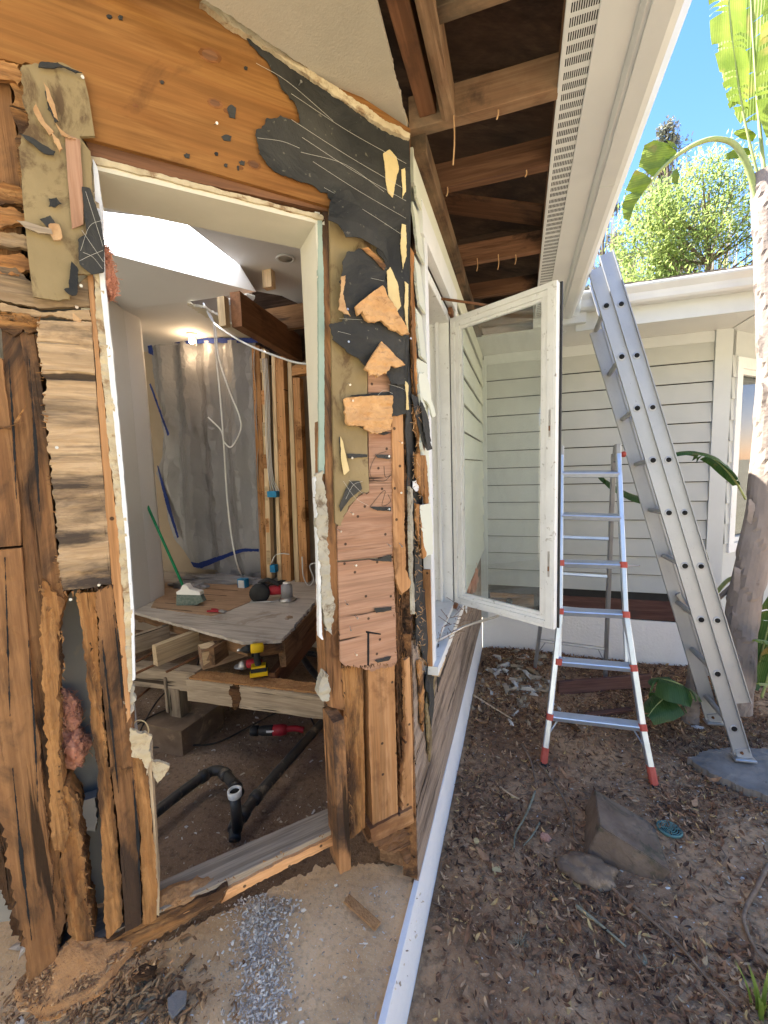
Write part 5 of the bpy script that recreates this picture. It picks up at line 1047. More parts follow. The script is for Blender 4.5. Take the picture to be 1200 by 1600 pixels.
dr_ = bits('cordless_drill', 'yellow and black cordless drill standing on its battery on the girder', 'drill', c, [
    ('b', 'battery', 'yellowpl', c+V((0, 0, .018)), (.11, .075, .03), vx), ('b', 'battery_top', 'black', c+V((0, 0, .045)), (.1, .07, .028), vx), ('b', 'foot_band', 'yellowpl', c+V((0, 0, .064)), (.09, .06, .014), vx),
    ('t', 'grip', 'black', [c+V((0, 0, .06)), c+V((-.008, 0, .11)), c+V((-.01, 0, .16))], .021, 1), ('t', 'trigger', 'darkhole', [c-vx*.03+V((0, 0, .13)), c-vx*.03+V((0, 0, .155))], .008),
    ('l', 'motor_housing', 'yellowpl', c+vx*.04+V((0, 0, .185)), -vx, [(0, .015), (.006, .03), (.05, .031), (.08, .03)]), ('l', 'gear_case', 'black', c-vx*.04+V((0, 0, .185)), -vx, [(0, .028), (.03, .026), (.05, .018), (.06, .012)]), ('l', 'chuck', 'steel', c-vx*.10+V((0, 0, .185)), -vx, [(0, .01), (.025, .009), (.026, .004)])])
c = hz(385, 1048, .385); g_ = bits('angle_grinder', 'red and grey grinder lying beside the yellow drill on the girder', 'grinder', c, [
    ('l', 'motor_body', 'redtool', c+V((.09, .05, .04)), V((-.9, -.3, 0)), [(0, .02), (.01, .028), (.09, .03), (.1, .026)]), ('l', 'gear_head', 'steel', c+V((-.005, .01, .035)), V((-.9, -.3, 0)), [(0, .027), (.03, .033), (.05, .02)]), ('l', 'disc', 'aludark', c+V((-.04, .0, .03)), V((0, 0, -1)), [(0, .045), (.004, .045)])])
c = hz(420, 1150, -.08); vx = V((.95, .3, 0)).normalized()
rs = bits('reciprocating_saw', 'red and black reciprocating saw lying on the crawlspace dirt', 'saw', c, [
    ('l', 'boot', 'black', c-vx*.12+V((0, 0, .04)), vx, [(0, .03), (.01, .034), (.05, .034), (.055, .028)]), ('l', 'gear_case', 'black', c-vx*.065+V((0, 0, .04)), vx, [(0, .026), (.02, .032), (.09, .034), (.1, .036)]),
    ('l', 'motor_body', 'redtool', c+vx*.035+V((0, 0, .042)), vx, [(0, .036), (.06, .038), (.09, .03)]), ('b', 'badge_plate', 'whitepl', c+vx*.03+V((0, -.034, .052)), (.05, .004, .014), vx),
    ('t', 'handle', 'redtool', [c+vx*.12+V((0, 0, .045)), c+vx*.18+V((0, 0, .05)), c+vx*.24+V((0, 0, .035))], .02, 1)])
c = hz(415, 938, .6); vx = V((.9, .4, 0)).normalized(); vy = V((-.4, .9, 0)).normalized()
cs = bits('circular_saw', 'dark red circular saw resting on the dusty subfloor', 'saw', c, [
    ('b', 'shoe', 'steel', c+V((0, 0, .006)), (.24, .13, .006), vx), ('l', 'blade_guard', 'black', c+V((-.03, -.03, .075)), -vy, [(0, .03), (.0, .085), (.028, .085), (.03, .04)]), ('l', 'blade', 'aludark', c+V((-.03, -.045, .06)), -vy, [(0, .075), (.003, .075)]),
    ('l', 'motor_body', 'redtool', c+V((.02, .03, .08)), vx, [(0, .03), (.01, .042), (.1, .042), (.12, .03)]), ('t', 'handle', 'black', [c+vx*-.05+V((0, 0, .15)), c+vx*.03+V((0, 0, .18)), c+vx*.12+V((0, 0, .13))], .017, 1)])
c = hz(449, 938, .6); jar = bits('shop_vac_jar', 'clear ribbed plastic jar on a grey base on the subfloor', 'jar', c, [
    ('l', 'jar_base', 'steel', c, V((0, 0, 1)), [(0, .07), (.012, .075), (.03, .05)]), ('l', 'jar_body', 'poly', c+V((0, 0, .03)), V((0, 0, 1)), [(0, .05), (.1, .048), (.12, .03)]), ('l', 'cap', 'whitepl', c+V((0, 0, .148)), V((0, 0, 1)), [(0, .03), (.01, .03)])])
c = hz(436, 905, .6); tp = bits('tap_valve', 'small chrome tap lying behind the jar', 'tap', c, [('l', 'valve_body', 'steel', c+V((0, 0, .03)), V((1, 0, .2)), [(0, .02), (.03, .03), (.07, .018), (.12, .016)]), ('l', 'valve_handle', 'steel', c+V((.03, 0, .05)), V((0, 0, 1)), [(0, .01), (.02, .03), (.03, .028)])])
c = hz(343, 957, .61); pl2 = bits('pliers', 'red handled pliers lying open on the subfloor edge', 'pliers', c, [('t', 'grip', 'redtool', [c+V((0, 0, .008)), c+V((-.05, .03, .01)), c+V((-.1, .03, .01))], .008, 1), ('t', 'grip', 'redtool', [c+V((0, 0, .008)), c+V((-.06, -.01, .01)), c+V((-.1, -.02, .01))], .008, 1), ('b', 'jaws', 'aludark', c+V((.03, 0, .012)), (.06, .03, .014), V((1, -.2, 0)))])
# glass wool in the wall cavity and by the jamb
def fibres(o, c, r, n):
    v_, f_ = [], []
    for _ in range(n):
        d = Vector((random.gauss(0, 1), random.gauss(0, 1), random.gauss(0, 1))).normalized(); p = Vector((d.x*r[0], d.y*r[1], d.z*r[2])); t = Vector((random.gauss(0, 1), random.gauss(0, 1), random.gauss(0, 1)))*.006
        a, b_ = tubegeo([p, p+t*.5+d*.002, p+t+d*random.uniform(-.004, .002)], .0007, 3, False); k = len(v_); v_ += a; f_ += [[i+k for i in f] for f in b_]
    x = link('wool_fibres', mesh(v_, f_), 'pink', o, Matrix.Translation(c)); stuff(x)
def wool(label, P, x, y, off, rx, ry, rz_, seed):
    o = blob('insulation_tuft', 'pink', P.hit(x, y, off), rx, ry, rz_, None, .38, 1.7, 4, seed); tag(o, label, 'insulation'); fibres(o, P.hit(x, y, off), (rx, ry, rz_), 700)
wool('pink insulation tuft hanging at the top of the left jamb', PA, 171, 440, -.02, .012, .012, .035, 3); wool('limp end of the pink insulation beside the left jamb', PA, 166, 408, -.02, .007, .008, .03, 8)
wool('torn pink insulation sagging in the dark gap between the left studs', PA, 108, 1165, -.07, .05, .03, .05, 5); wool('brown rolled insulation above the pink tuft in the gap', PA, 104, 1112, -.07, .035, .02, .05, 9)
slab('cavity_block', 'greydry', PA, [(95, 1260), (150, 1245), (150, 1300), (95, 1300)], -.05, .03, BW, jag=.004)
tag(tube('yellow_cord', 'yellow', [PA.hit(x, y, -.06) for x, y in [(206, 1135), (214, 1126), (226, 1128), (232, 1140), (230, 1150)]], .0018, k=6), 'short loop of yellow cord at the broken left jamb', 'cord')

# ================================================================== GARDEN OBJECTS
# multi position step ladder
SL = thing('step_ladder', 'bright aluminium folding step ladder with red joints standing open on the leaf litter', 'step ladder', (.4, 2.6, 0))
def spy(z): return 2.375+(2.9-2.375)*z/1.765
def sp(x, y, z=None):
    Y = 2.6
    for _ in range(6): p = hy(x, y, Y); Y = spy(p.z)
    return hy(x, y, Y)
TL, TR = sp(877, 712), sp(966, 710)
Lp = [TL, sp(877, 800), sp(876, 880), sp(875, 960), sp(872, 1040), sp(858, 1122), hz(849, 1193, 0)]
Rp = [TR, sp(969, 800), sp(973, 880), sp(977, 960), sp(989, 1045), sp(1004, 1140), hz(1022, 1228, 0)]
up = Vector((0, -.96, .28)).normalized()
def rail_(a, b, w=.026, h=.045, mat='alu', nm='rail', par=SL, up=up): return beam(nm, mat, a, b, w, h, par, up=up, wob=0, ch=.004, div=1, seg=1)
for pts in (Lp, Rp):
    rail_(pts[0], pts[3]); rail_(pts[3]+up*.006, pts[5]+up*.006, .03, .05); rail_(pts[5]+up*.006, pts[6].lerp(pts[5], .06)+up*.006, .03, .05)
    d = (pts[3]-pts[0]).normalized(); rail_(pts[3]-up*.02, pts[3]+d*.26-up*.02, .022, .02)
def rung(a, b, r=.016, mat='alu'):
    a, b = Vector(a), Vector(b); rg = beam('rung', mat, a, b, .05, .032, SL, up=(0, -.3, 1), wob=0, ch=.004, div=1, seg=1)
    return rg
rows = [(741, 741), (806, 809), (880, 883), (955, 960), (1033, 1043), (1118, 1135)]
for i, (ya, yb) in enumerate(rows):
    def onp(P_, y):
        for q in range(len(P_)-1):
            a, b = P_[q], P_[q+1]
            def py(p): d = p-CAMP; return 800-F*d.dot(UP)/d.dot(FW)
            y1, y2 = py(a), py(b)
            if y1 <= y <= y2 or q == len(P_)-2: return a.lerp(b, (y-y1)/(y2-y1))
    a, b = onp(Lp, ya), onp(Rp, yb); rung(a, b)
    if i >= 2:
        for p in (a, b): boxr('coupling', 'redplastic', p+up*.008, (.034, .036, .058), (0, .28, .96) if i < 4 else (Lp[6]-Lp[5] if p is a else Rp[6]-Rp[5]), SL, up)
for p, q in ((Lp[6], Lp[5]), (Rp[6], Rp[5])):
    d = (q-p).normalized(); boxr('foot', 'redplastic', p+d*.055+up*.006, (.085, .036, .056), d, SL, up); boxr('foot_pad', 'black', p+d*.008+up*.006, (.018, .034, .054), d, SL, up)
    m_ = p.lerp(q, .98); inner = m_+(Lp[5]-Rp[5]).normalized()*(.07 if p is Rp[6] else -.07); rail_(p.lerp(q, .6)+up*.01, inner.lerp(q, .35)+up*.01, .008, .014, nm='brace')
# rear legs
RL, RR = hz(835, 1050, 0), hz(945, 1068, 0)
upr = Vector((0, .96, .28)).normalized()
for a, b in ((TL+Vector((.012, .06, -.0)), RL), (TR+Vector((-.012, .06, -.0)), RR)):
    rail_(a, b.lerp(a, .03), .026, .042, 'aludark', 'rear_rail', up=upr); boxr('foot', 'redplastic', b.lerp(a, .02), (.05, .034, .05), a-b, SL, upr)
for t in (.32, .48, .64, .82):
    a = (TL+Vector((.012, .06, 0))).lerp(RL, t); b = (TR+Vector((-.012, .06, 0))).lerp(RR, t); beam('rear_rung', 'aludark' if t > .8 else 'alu', a, b, .03, .022, SL, up=(0, .3, 1), wob=0, ch=.003, div=1, seg=1)
    if t > .8:
        rail_(a.lerp(b, .12), a.lerp(RL, .45), .006, .01, 'aludark', 'brace'); rail_(b.lerp(a, .12), b.lerp(RR, .45), .006, .01, 'aludark', 'brace')
for p, s_ in ((TL, -1), (TR, 1)):
    boxr('hinge', 'aludark', p+Vector((0, .02, .01)), (.1, .034, .06), (0, .1, 1), SL, up); boxr('hinge_plate', 'aludark', p+Vector((-s_*.004, .05, -.0)), (.09, .03, .05), (0, -.35, 1), SL, up)
    lathe('lock_knob', 'redplastic', p+Vector((s_*.016, .02, .0)), (s_, 0, 0), [(0, .012), (.012, .018), (.024, .018), (.03, .01)], SL)
tube('lock_bar', 'aludark', [sp(866, 880), sp(1000, 884)], .005, SL, sp=False)

# extension ladder
XL = thing('extension_ladder', 'long weathered aluminium extension ladder leaning on the eave gutter, foot on a flat stone', 'extension ladder', (1.2, 2.62, .05))
f0 = hy(1161, 1186, 2.62); tp0 = hy(925, 405, 2.80)
dr = (tp0-f0).normalized(); ny = Vector((0, -1, 0)); ny = (ny-dr*ny.dot(dr)).normalized(); qx = dr.cross(ny).normalized()
if qx.x < 0: qx = -qx
LEN = (tp0-f0).length; WY = .375
def chan(name, a, L, w, side, mat='aludirty'):
    """channel rail: web w wide along qx, lips .022 deep on the outer side"""
    o = ny*side; t = .004; lip = .022
    prof = [(-w/2, 0), (-w/2, lip), (-w/2+t, lip), (-w/2+t, t), (w/2-t, t), (w/2-t, lip), (w/2, lip), (w/2, 0)]
    a = Vector(a); vs = [a+qx*p+o*q for p, q in prof]+[a+dr*L+qx*p+o*q for p, q in prof]; k = 8
    c = a.copy(); Mx = frame(c, dr, qx, dr.cross(qx)); inv = Mx.inverted(); vs = [inv @ v for v in vs]
    fs = [[i, (i+1) % k, (i+1) % k+k, i+k] for i in range(k)]+[[0, 1, 2, 3], [0, 3, 4, 7], [4, 5, 6, 7], [8, 11, 10, 9], [8, 15, 12, 11], [12, 15, 14, 13]]
    me = mesh(vs, fs); bm = bmesh.new(); bm.from_mesh(me); bmesh.ops.recalc_face_normals(bm, faces=bm.faces); bm.to_mesh(me); bm.free()
    return link(name, me, mat, XL, Mx)
far = -ny*WY
chan('rail', f0+dr*.04, LEN-.1, .078, 1); chan('rail', f0+far+dr*.01, LEN-.3, .078, -1)
fo = qx*.074
chan('fly_rail', f0+fo+dr*.30-ny*.006, LEN-.30, .074, 1); chan('fly_rail', f0+far+fo+dr*.30+ny*.006, LEN-.3, .074, -1)
for k in range(9):
    s_ = .17+.305*k
    if s_ < LEN-.1:
        c = f0+dr*s_; tube('rung', 'aludirty', [c-ny*.004, c+far], .015, XL, k=12, sp=False); lathe('rung_collar', 'aludirty', c+ny*.0045, ny, [(0, .021), (.002, .020), (.0025, .0155)], XL); lathe('rung_bore', 'darkhole', c+ny*.0045, ny, [(0, .0145), (.003, .0140)], XL)
    if k >= 2:
        c = f0+fo+dr*(s_-.02); tube('fly_rung', 'aludirty', [c-ny*.01, c+far], .014, XL, k=12, sp=False); lathe('rung_collar', 'aludirty', c-ny*.0015, ny, [(0, .020), (.002, .019), (.0025, .0145)], XL); lathe('rung_bore', 'darkhole', c-ny*.0015, ny, [(0, .0135), (.003, .013)], XL)
for c in (f0, f0+far):
    boxr('shoe_bracket', 'aludirty', c+Vector((0, 0, .035)), (.05, .07, .012), dr, XL, ny); boxr('shoe', 'steel', c+Vector((0, -.0, .006)), (.10, .06, .014), (1, .1, 0), XL)
    lathe('shoe_bolt', 'rust', c+ny*.01+dr*.04, ny, [(0, .008), (.008, .006)], XL)
c = f0+dr*.78; boxr('rung_lock', 'rust', c-ny*.02+qx*.02, (.12, .03, .02), dr+qx*.3, XL, ny); boxr('rung_lock', 'steel', c+far+qx*.02+ny*.02, (.12, .03, .02), dr-qx*.2, XL, ny)

# flagstone, concrete block, stone, drain, planks, sticks
def rock(name, mat, pts, z0, z1, label, cat, jag=.01, rough=.004, grid=.03):
    o = slabuv(name, mat, PZ(0), pts, z1, z1-z0, None, jag=jag, rough=rough, grid=grid, warp=lambda u, v: .008*nz((u, v), 5, 3)); return tag(o, label, cat)
rock('flagstone', 'stone', [tuple(hz(x, y, .045)[:2]) for x, y in [(1074, 1182), (1098, 1200), (1150, 1226), (1200, 1243), (1260, 1250), (1300, 1200), (1240, 1176), (1160, 1168), (1110, 1171)][::1]], -.02, .045, 'flat grey flagstone under the foot of the extension ladder', 'flagstone', .008)
cb = thing('concrete_block', 'tilted brown concrete block with a mossy lower face lying on the dry leaves', 'block', hz(985, 1390, 0))
def cbm():
    D_, C_, A_, E_ = Vector((.326, 1.84, .148)), Vector((.578, 1.802, .049)), Vector((.350, 2.129, .097)), Vector((.264, 1.819, .0))
    u_, v_, w_ = C_-D_, A_-D_, E_-D_
    vs = [D_+u_*a+v_*b+w_*c for c in (0, 1) for a, b in ((0, 0), (1, 0), (1, 1), (0, 1))]
    bm = bmesh.new(); V_ = [bm.verts.new(v) for v in vs]
    for f in ([0, 1, 2, 3], [4, 7, 6, 5], [0, 4, 5, 1], [1, 5, 6, 2], [2, 6, 7, 3], [3, 7, 4, 0]): bm.faces.new([V_[i] for i in f])
    bmesh.ops.recalc_face_normals(bm, faces=bm.faces)
    bmesh.ops.bevel(bm, geom=list(bm.edges), offset=.004, segments=2, affect='EDGES')
    bmesh.ops.subdivide_edges(bm, edges=[e_ for e_ in bm.edges if e_.calc_length() > .03], cuts=22, use_grid_fill=True)
    bmesh.ops.recalc_face_normals(bm, faces=bm.faces); bm.normal_update()
    for v in bm.verts: v.co = v.co+v.normal*(.003*nz(v.co, 30, 2)+.0022*nz(v.co, 90, 5))
    c0 = sum((v.co for v in bm.verts), Vector())/len(bm.verts)
    for v in bm.verts: v.co -= c0
    me = bpy.data.meshes.new('m'); bm.to_mesh(me); bm.free(); link('block_body', me, 'concrete', cb, Matrix.Translation(c0))
cbm()
bs = blob('buried_stone', 'pier', hz(915, 1362, .0), .11, .07, .05, None, .3, 2, 4, 3); tag(bs, 'rounded brown stone half buried at the left of the tilted block', 'stone')
D = hz(1046, 1297, .004); dg_ = thing('drain_grate', 'small round green drain grate set in the leaf litter beside the block', 'drain', D)
lathe('rim', 'drain', D, (0, .1, 1), [(0, .052), (.008, .052), (.012, .048), (.008, .044), (.001, .043)], dg_); lathe('sump', 'darkhole', D, (0, .1, 1), [(0, .042), (.002, .042)], dg_)
vs, fs = [], []
for rr in (.012, .021, .030, .039):
    for q in range(4):
        a0 = q*math.pi/2+.15; pts = [D+Vector((math.cos(a0+t*.155)*rr, math.sin(a0+t*.155)*rr, .011)) for t in range(9)]
        v_, f_ = tubegeo(pts, .0022, 5); b = len(vs); vs += v_; fs += [[i+b for i in f] for f in f_]
for q in range(4):
    a0 = q*math.pi/2+.05; v_, f_ = tubegeo([D+Vector((0, 0, .011)), D+Vector((math.cos(a0)*.043, math.sin(a0)*.043, .011))], .0022, 5); b = len(vs); vs += v_; fs += [[i+b for i in f] for f in f_]
world_mesh('bars', vs, fs, 'drain', dg_)
tag(beam('plank', 'plank', hz(872, 1087, .0)+Vector((0, 0, .06)), hz(1015, 1075, .0)+Vector((0, 0, .06)), .025, .1, wob=.002), 'red-brown plank standing on edge behind the step ladder', 'plank')
tag(beam('plank', 'plank', hz(915, 1118, .02), hz(985, 1108, .02), .04, .02, wob=.002), 'short flat brown plank lying behind the lower ladder rung', 'plank')
tag(beam('wood_strip', 'brown', hz(872, 1112, .02), hz(905, 1142, .02), .03, .015, wob=.002), 'splintered brown strip lying under the step ladder', 'wood strip')
def stk(px, z, r, mat, label, cat='stick'):
    pts = [hz(x, y, 0) for x, y in px]; pts = [Vector((p.x, p.y, gh(p.x, p.y)+z)) for p in pts]
    return tag(tube('stick', mat, pts, (lambda q: r*(1-.5*q)), k=6), label, cat)
stk([(738, 1086), (765, 1105), (800, 1126)], .012, .008, 'pale', 'pale split batten lying on the dirt near the foundation')
stk([(815, 1168), (828, 1190), (837, 1228)], .012, .009, 'stick', 'thick brown stick on the ground left of the step ladder foot')
stk([(781, 1232), (800, 1245), (820, 1255)], .012, .005, 'pale', 'short tan splinter of wood near the lichen covered twigs')
stk([(836, 1240), (822, 1275), (806, 1305), (803, 1328)], .012, .006, 'lichen', 'lichen covered twig left of the pink stone', 'twig')
stk([(843, 1288), (832, 1308), (818, 1323)], .012, .005, 'lichen', 'short lichen covered twig beside the pink stone', 'twig')
stk([(840, 1195), (868, 1230), (892, 1275), (898, 1310), (914, 1328)], .012, .005, 'stick', 'thin curved branch running to the left side of the block', 'branch')
stk([(935, 1358), (960, 1395), (1010, 1435), (1060, 1480), (1110, 1540), (1150, 1580)], .015, .007, 'stick', 'long thin root curving from under the block to the lower right', 'root')
stk([(900, 1420), (925, 1440), (945, 1456), (978, 1484)], .012, .007, 'lichen', 'mossy lichen twig below the block', 'twig')
stk([(1200, 1360), (1180, 1400), (1165, 1425), (1162, 1450), (1180, 1490), (1205, 1525)], .02, .009, 'stick', 'bent grey branch at the right edge of the picture', 'branch')
stk([(978, 1228), (1000, 1222), (1022, 1225)], .012, .005, 'stick', 'small grey stick beside the right ladder foot')
stk([(990, 1120), (960, 1130), (930, 1145)], .012, .005, 'stick', 'thin stick under the step ladder')
for (x, y, mt, w_, h_, lb, ct) in [(852, 1311, 'pink', .03, .024, 'flat pinkish stone on the dark soil', 'stone'), (777, 1361, 'yellow', .02, .022, 'orange and white scrap of torn paper on the soil', 'paper scrap'), (744, 1316, 'yellow', .012, .016, 'small yellow leaf on the soil near the foundation', 'leaf'), (1090, 1138, 'white', .035, .02, 'white scrap at the far foot of the extension ladder', 'scrap'), (833, 1440, 'tornwood', .02, .03, 'pale grey chip of wood on the bare soil', 'wood chip')]:
    p = hz(x, y, 0); o = slabuv('ground_scrap', mt, PZ(0), [(p.x+math.cos(a)*w_*random.uniform(.7, 1.1), p.y+math.sin(a)*h_*random.uniform(.7, 1.1)) for a in [i*math.pi/3 for i in range(6)]], gh(p.x, p.y)+.012, .008, None, jag=.002, rough=.002, grid=.01); tag(o, lb, ct)
p = hz(278, 1568, .25); o = slabuv('slate_piece', 'stone', PZ(0), [tuple(hz(x, y, .27)[:2]) for x, y in [(262, 1562), (275, 1550), (292, 1550), (290, 1568), (270, 1592), (263, 1582)]], .275, .01, None, jag=.001); tag(o, 'blue grey piece of slate on the sandy pad', 'slate')
o = slabuv('bark_flake', 'darkrot', PZ(0), [tuple(hz(x, y, .26)[:2]) for x, y in [(205, 1528), (225, 1512), (246, 1513), (238, 1530), (215, 1536)]], .272, .01, None, jag=.003); tag(o, 'dark broken flake beside the splinter heap on the pad', 'flake')
tag(beam('wood_strip', 'sandy', hz(540, 1403, .265), hz(590, 1448, .265), .03, .008, wob=.002, jag0=.01), 'thin dusty wood strip pressed into the sandy pad', 'wood strip')

# ------------------------------------------------------------------ litter (uncountable)
def litter(name, label, n, fn, zf, s0, s1, mat, flat=.35, cat='leaf litter', bias=None, curl_=1):
    vs, fs, ts = [], [], []
    k = 0
    while k < n:
        x, y = fn()
        if x is None: continue
        k += 1; L = random.uniform(s0, s1)*random.uniform(.6, 1.2); W = L*random.uniform(.2, .42); a = random.uniform(0, 6.283); z = zf(x, y)+random.uniform(.001, .012)
        tilt = random.gauss(0, flat); roll = random.gauss(0, flat); cu = random.uniform(-.6, 1.6)*curl_; side = random.uniform(-.2, .9)*curl_
        ex = Vector((math.cos(a)*math.cos(tilt), math.sin(a)*math.cos(tilt), math.sin(tilt))); ey = Vector((-math.sin(a), math.cos(a), roll)).normalized(); ez = ex.cross(ey)
        b = len(vs); c = Vector((x, y, z)); m_ = 4
        for i in range(m_+1):
            t = i/m_-.5; wv = W*math.sin(math.pi*min(.97, max(.06, i/m_*.9+.05)))*.5
            mid = c+ex*(t*L)+ez*(cu*L*t*t*1.2)
            vs += [mid+ey*wv+ez*(side*wv), mid, mid-ey*wv+ez*(side*wv)]
        tc = min(1, max(0, random.gauss(.42, .33) if bias is None else random.gauss(bias, .22)))
        for i in range(m_):
            for j in (0, 1): fs.append([b+i*3+j, b+(i+1)*3+j, b+(i+1)*3+j+1, b+i*3+j+1]); ts.append(tc)
    o = tinted_mesh(name, vs, fs, ts, mat); stuff(o)
    if label: tag(o, label, cat)
    return o
def gdn():
    y = random.uniform(.75, 3.88); x = random.uniform(-.31, 2.6)
    # thin near the bare patch at the lower left
    d = nz((x, y), 1.7, 12)+.35*nz((x, y), 5, 2)
    if y < 1.35 and x < .45 and random.random() < .6: return None, None
    if y < 1.75 and x < .0 and random.random() < .5: return None, None
    if d < -.12 and random.random() < .72: return None, None
    return x, y
litter('leaf_litter', 'dry curled brown leaves carpeting the garden soil', 24000, gdn, gh, .016, .042, 'litter')
litter('large_dry_leaves', 'larger dry leaves lying on top of the litter', 130, gdn, lambda x, y: gh(x, y)+.006, .05, .085, 'litter', .3, bias=.6)
litter('fine_leaf_litter', 'small broken leaf fragments scattered over the garden soil', 26000, gdn, gh, .008, .024, 'litter', cat='leaf fragments')
def crumb(name, label, n, fn, zf, s0, s1, mat, cat, elong=1):
    vs, fs, ts = [], [], []; k = 0
    while k < n:
        x, y = fn()
        if x is None: continue
        k += 1; s_ = s0+(s1-s0)*random.random()**3; c = Vector((x, y, zf(x, y)+s_*.25)); b = len(vs)
        Mx = Matrix.Rotation(random.uniform(0, 6.28), 3, 'Z') @ Matrix.Rotation(random.gauss(0, .5), 3, 'X')
        el = random.uniform(1, elong)
        for (i, j, q) in ((-1, -.7, -.3), (1, -.5, -.3), (.8, .8, -.3), (-.7, .7, -.3), (-.5, -.4, .4), (.7, -.3, .3), (.3, .5, .4)):
            vs.append(c+Mx @ Vector((i*s_*.5*el+random.uniform(-.15, .15)*s_, j*s_*.4+random.uniform(-.15, .15)*s_, q*s_*.55)))
        t = random.random()
        for f in ((3, 2, 1, 0), (4, 5, 6), (0, 1, 5, 4), (1, 2, 6, 5), (2, 3, 6), (3, 0, 4), (3, 4, 6)): fs.append([b+i for i in f]); ts.append(t)
    o = tinted_mesh(name, vs, fs, ts, mat); return tag(stuff(o), label, cat)
tw_v, tw_f = [], []
for _ in range(900):
    x, y = random.uniform(-.3, 2.2), random.uniform(.8, 3.8); a = random.uniform(0, 6.28); L = random.uniform(.02, .11); z = gh(x, y)+.006
    q = [Vector((x, y, z)), Vector((x+math.cos(a)*L*.5+random.uniform(-.006, .006), y+math.sin(a)*L*.5, z+random.uniform(0, .012))), Vector((x+math.cos(a+.3)*L, y+math.sin(a+.3)*L, z+random.uniform(0, .008)))]
    v_, f_ = tubegeo(q, random.uniform(.0007, .0022), 4); b = len(tw_v); tw_v += v_; tw_f += [[i+b for i in f] for f in f_]
tag(stuff(world_mesh('fine_twigs', tw_v, tw_f, 'stick')), 'thin broken twigs strewn over the leaf litter', 'twigs')
def near_ladder():
    x = random.uniform(-.3, 2.0); y = random.uniform(1.0, 3.85)
    w_ = math.exp(-((x-1.0)**2+(y-2.0)**2)/.35)+.6*math.exp(-((x+.05)**2+(y-3.3)**2)/.25)+.12
    return (x, y) if random.random() < w_ else (None, None)
crumb('pale_crumbs', 'pale chips and crumbs speckling the soil round the flagstone', 4200, near_ladder, gh, .002, .012, 'crumbs', 'crumbs', 2)
crumb('plaster_debris', 'broken plaster and siding pieces heaped on the soil by the foundation', 260, lambda: (random.gauss(-.02, .16), random.gauss(3.35, .3)), gh, .01, .07, 'crumbs', 'debris', 2.2)
def pz_(x, y): return .25+padw(x, y)
def padpt(x0, x1, y0, y1):
    x = random.uniform(x0, x1); y = random.uniform(y0, y1); p = Vector((x, y, .25))-CAMP; px = 600+F*p.dot(RT)/p.dot(FW); py = 800-F*p.dot(UP)/p.dot(FW); return x, y, px, py
def rub():
    x, y, px, py = padpt(-1.3, -.3, .5, 1.3)
    c = 400-(py-1400)*.0; w_ = math.exp(-((px-410-nz((py*.01, 0, 0), 1, 1)*20)/34)**2) if py > 1395+abs(px-410)*.25 else 0
    w_ = max(w_, .012) if py > 1380 else 0
    return (x, y) if random.random() < w_ else (None, None)
crumb('crushed_plaster', 'heap of crushed grey and white plaster spilled on the sandy pad', 6500, rub, lambda x, y: pz_(x, y)+.004*random.random(), .0015, .011, 'rubble', 'rubble', 1.6)
crumb('plaster_lumps', 'larger white plaster lumps at the top of the crushed heap', 90, lambda: (lambda x, y, px, py: (x, y) if (abs(px-425) < 50 and 1400 < py < 1470) or (470 < px < 490 and 1505 < py < 1525) else (None, None))(*padpt(-1.0, -.4, .7, 1.2)), pz_, .008, .022, 'rubble', 'plaster')
def dust(x0, x1): return lambda: (lambda x, y, px, py: (x, y) if x < -.36 and py > 1360+abs(px-560)*.3 else (None, None))(*padpt(x0, x1, .3, 1.35))
crumb('pad_grit', 'fine grit and bits of straw over the sandy pad', 2600, dust(-1.6, -.36), pz_, .001, .006, 'crumbs', 'grit', 3)
def dbr():
    x, y, px, py = padpt(-1.7, -.7, .2, .95); w_ = math.exp(-((px-190)/110)**2-((py-1565)/50)**2); return (x, y) if random.random() < w_ else (None, None)
crumb('bark_splinters', 'brown rotten wood splinters piled at the near edge of the pad', 1500, dbr, lambda x, y: pz_(x, y)+random.uniform(0, .008), .003, .017, 'rotbits', 'splinters', 3.2)
def onheap():
    a = random.gauss(0, .07); b = random.gauss(0, .04); p = PA.pt(hp[0], 0, .02)+PA.ex*a+PA.n*b
    return p.x, p.y
def heapz(x, y):
    q = Vector((x, y, 0))-PA.pt(hp[0], 0, .0); a = q.dot(PA.ex)/.12; b = q.dot(PA.n)/.07; r = min(1, math.hypot(a, b)); return hp[1]-.04+.075*(1-r)**1.5-(.0 if r < 1 else .02)
crumb('sawdust_chips', 'orange sawdust and wood chips heaped at the foot of the left timbers', 2600, onheap, heapz, .0015, .008, 'rotbits', 'sawdust', 2.5)
crumb('grey_rubble', 'grey stones and soil at the foot of the left timbers', 500, lambda: (lambda x, y, px, py: (x, y) if px < 95 and py > 1250 else (None, None))(*padpt(-2.2, -.9, .0, .9)), lambda x, y: pz_(x, y)-.01, .01, .05, 'rubble', 'rubble', 1.3)
crumb('crawlspace_rubble', 'plaster crumbs and grit scattered on the crawlspace dirt', 1600, lambda: (random.uniform(-3, -.8), random.uniform(1.2, 3)), ch_, .003, .02, 'crumbs', 'rubble', 2)
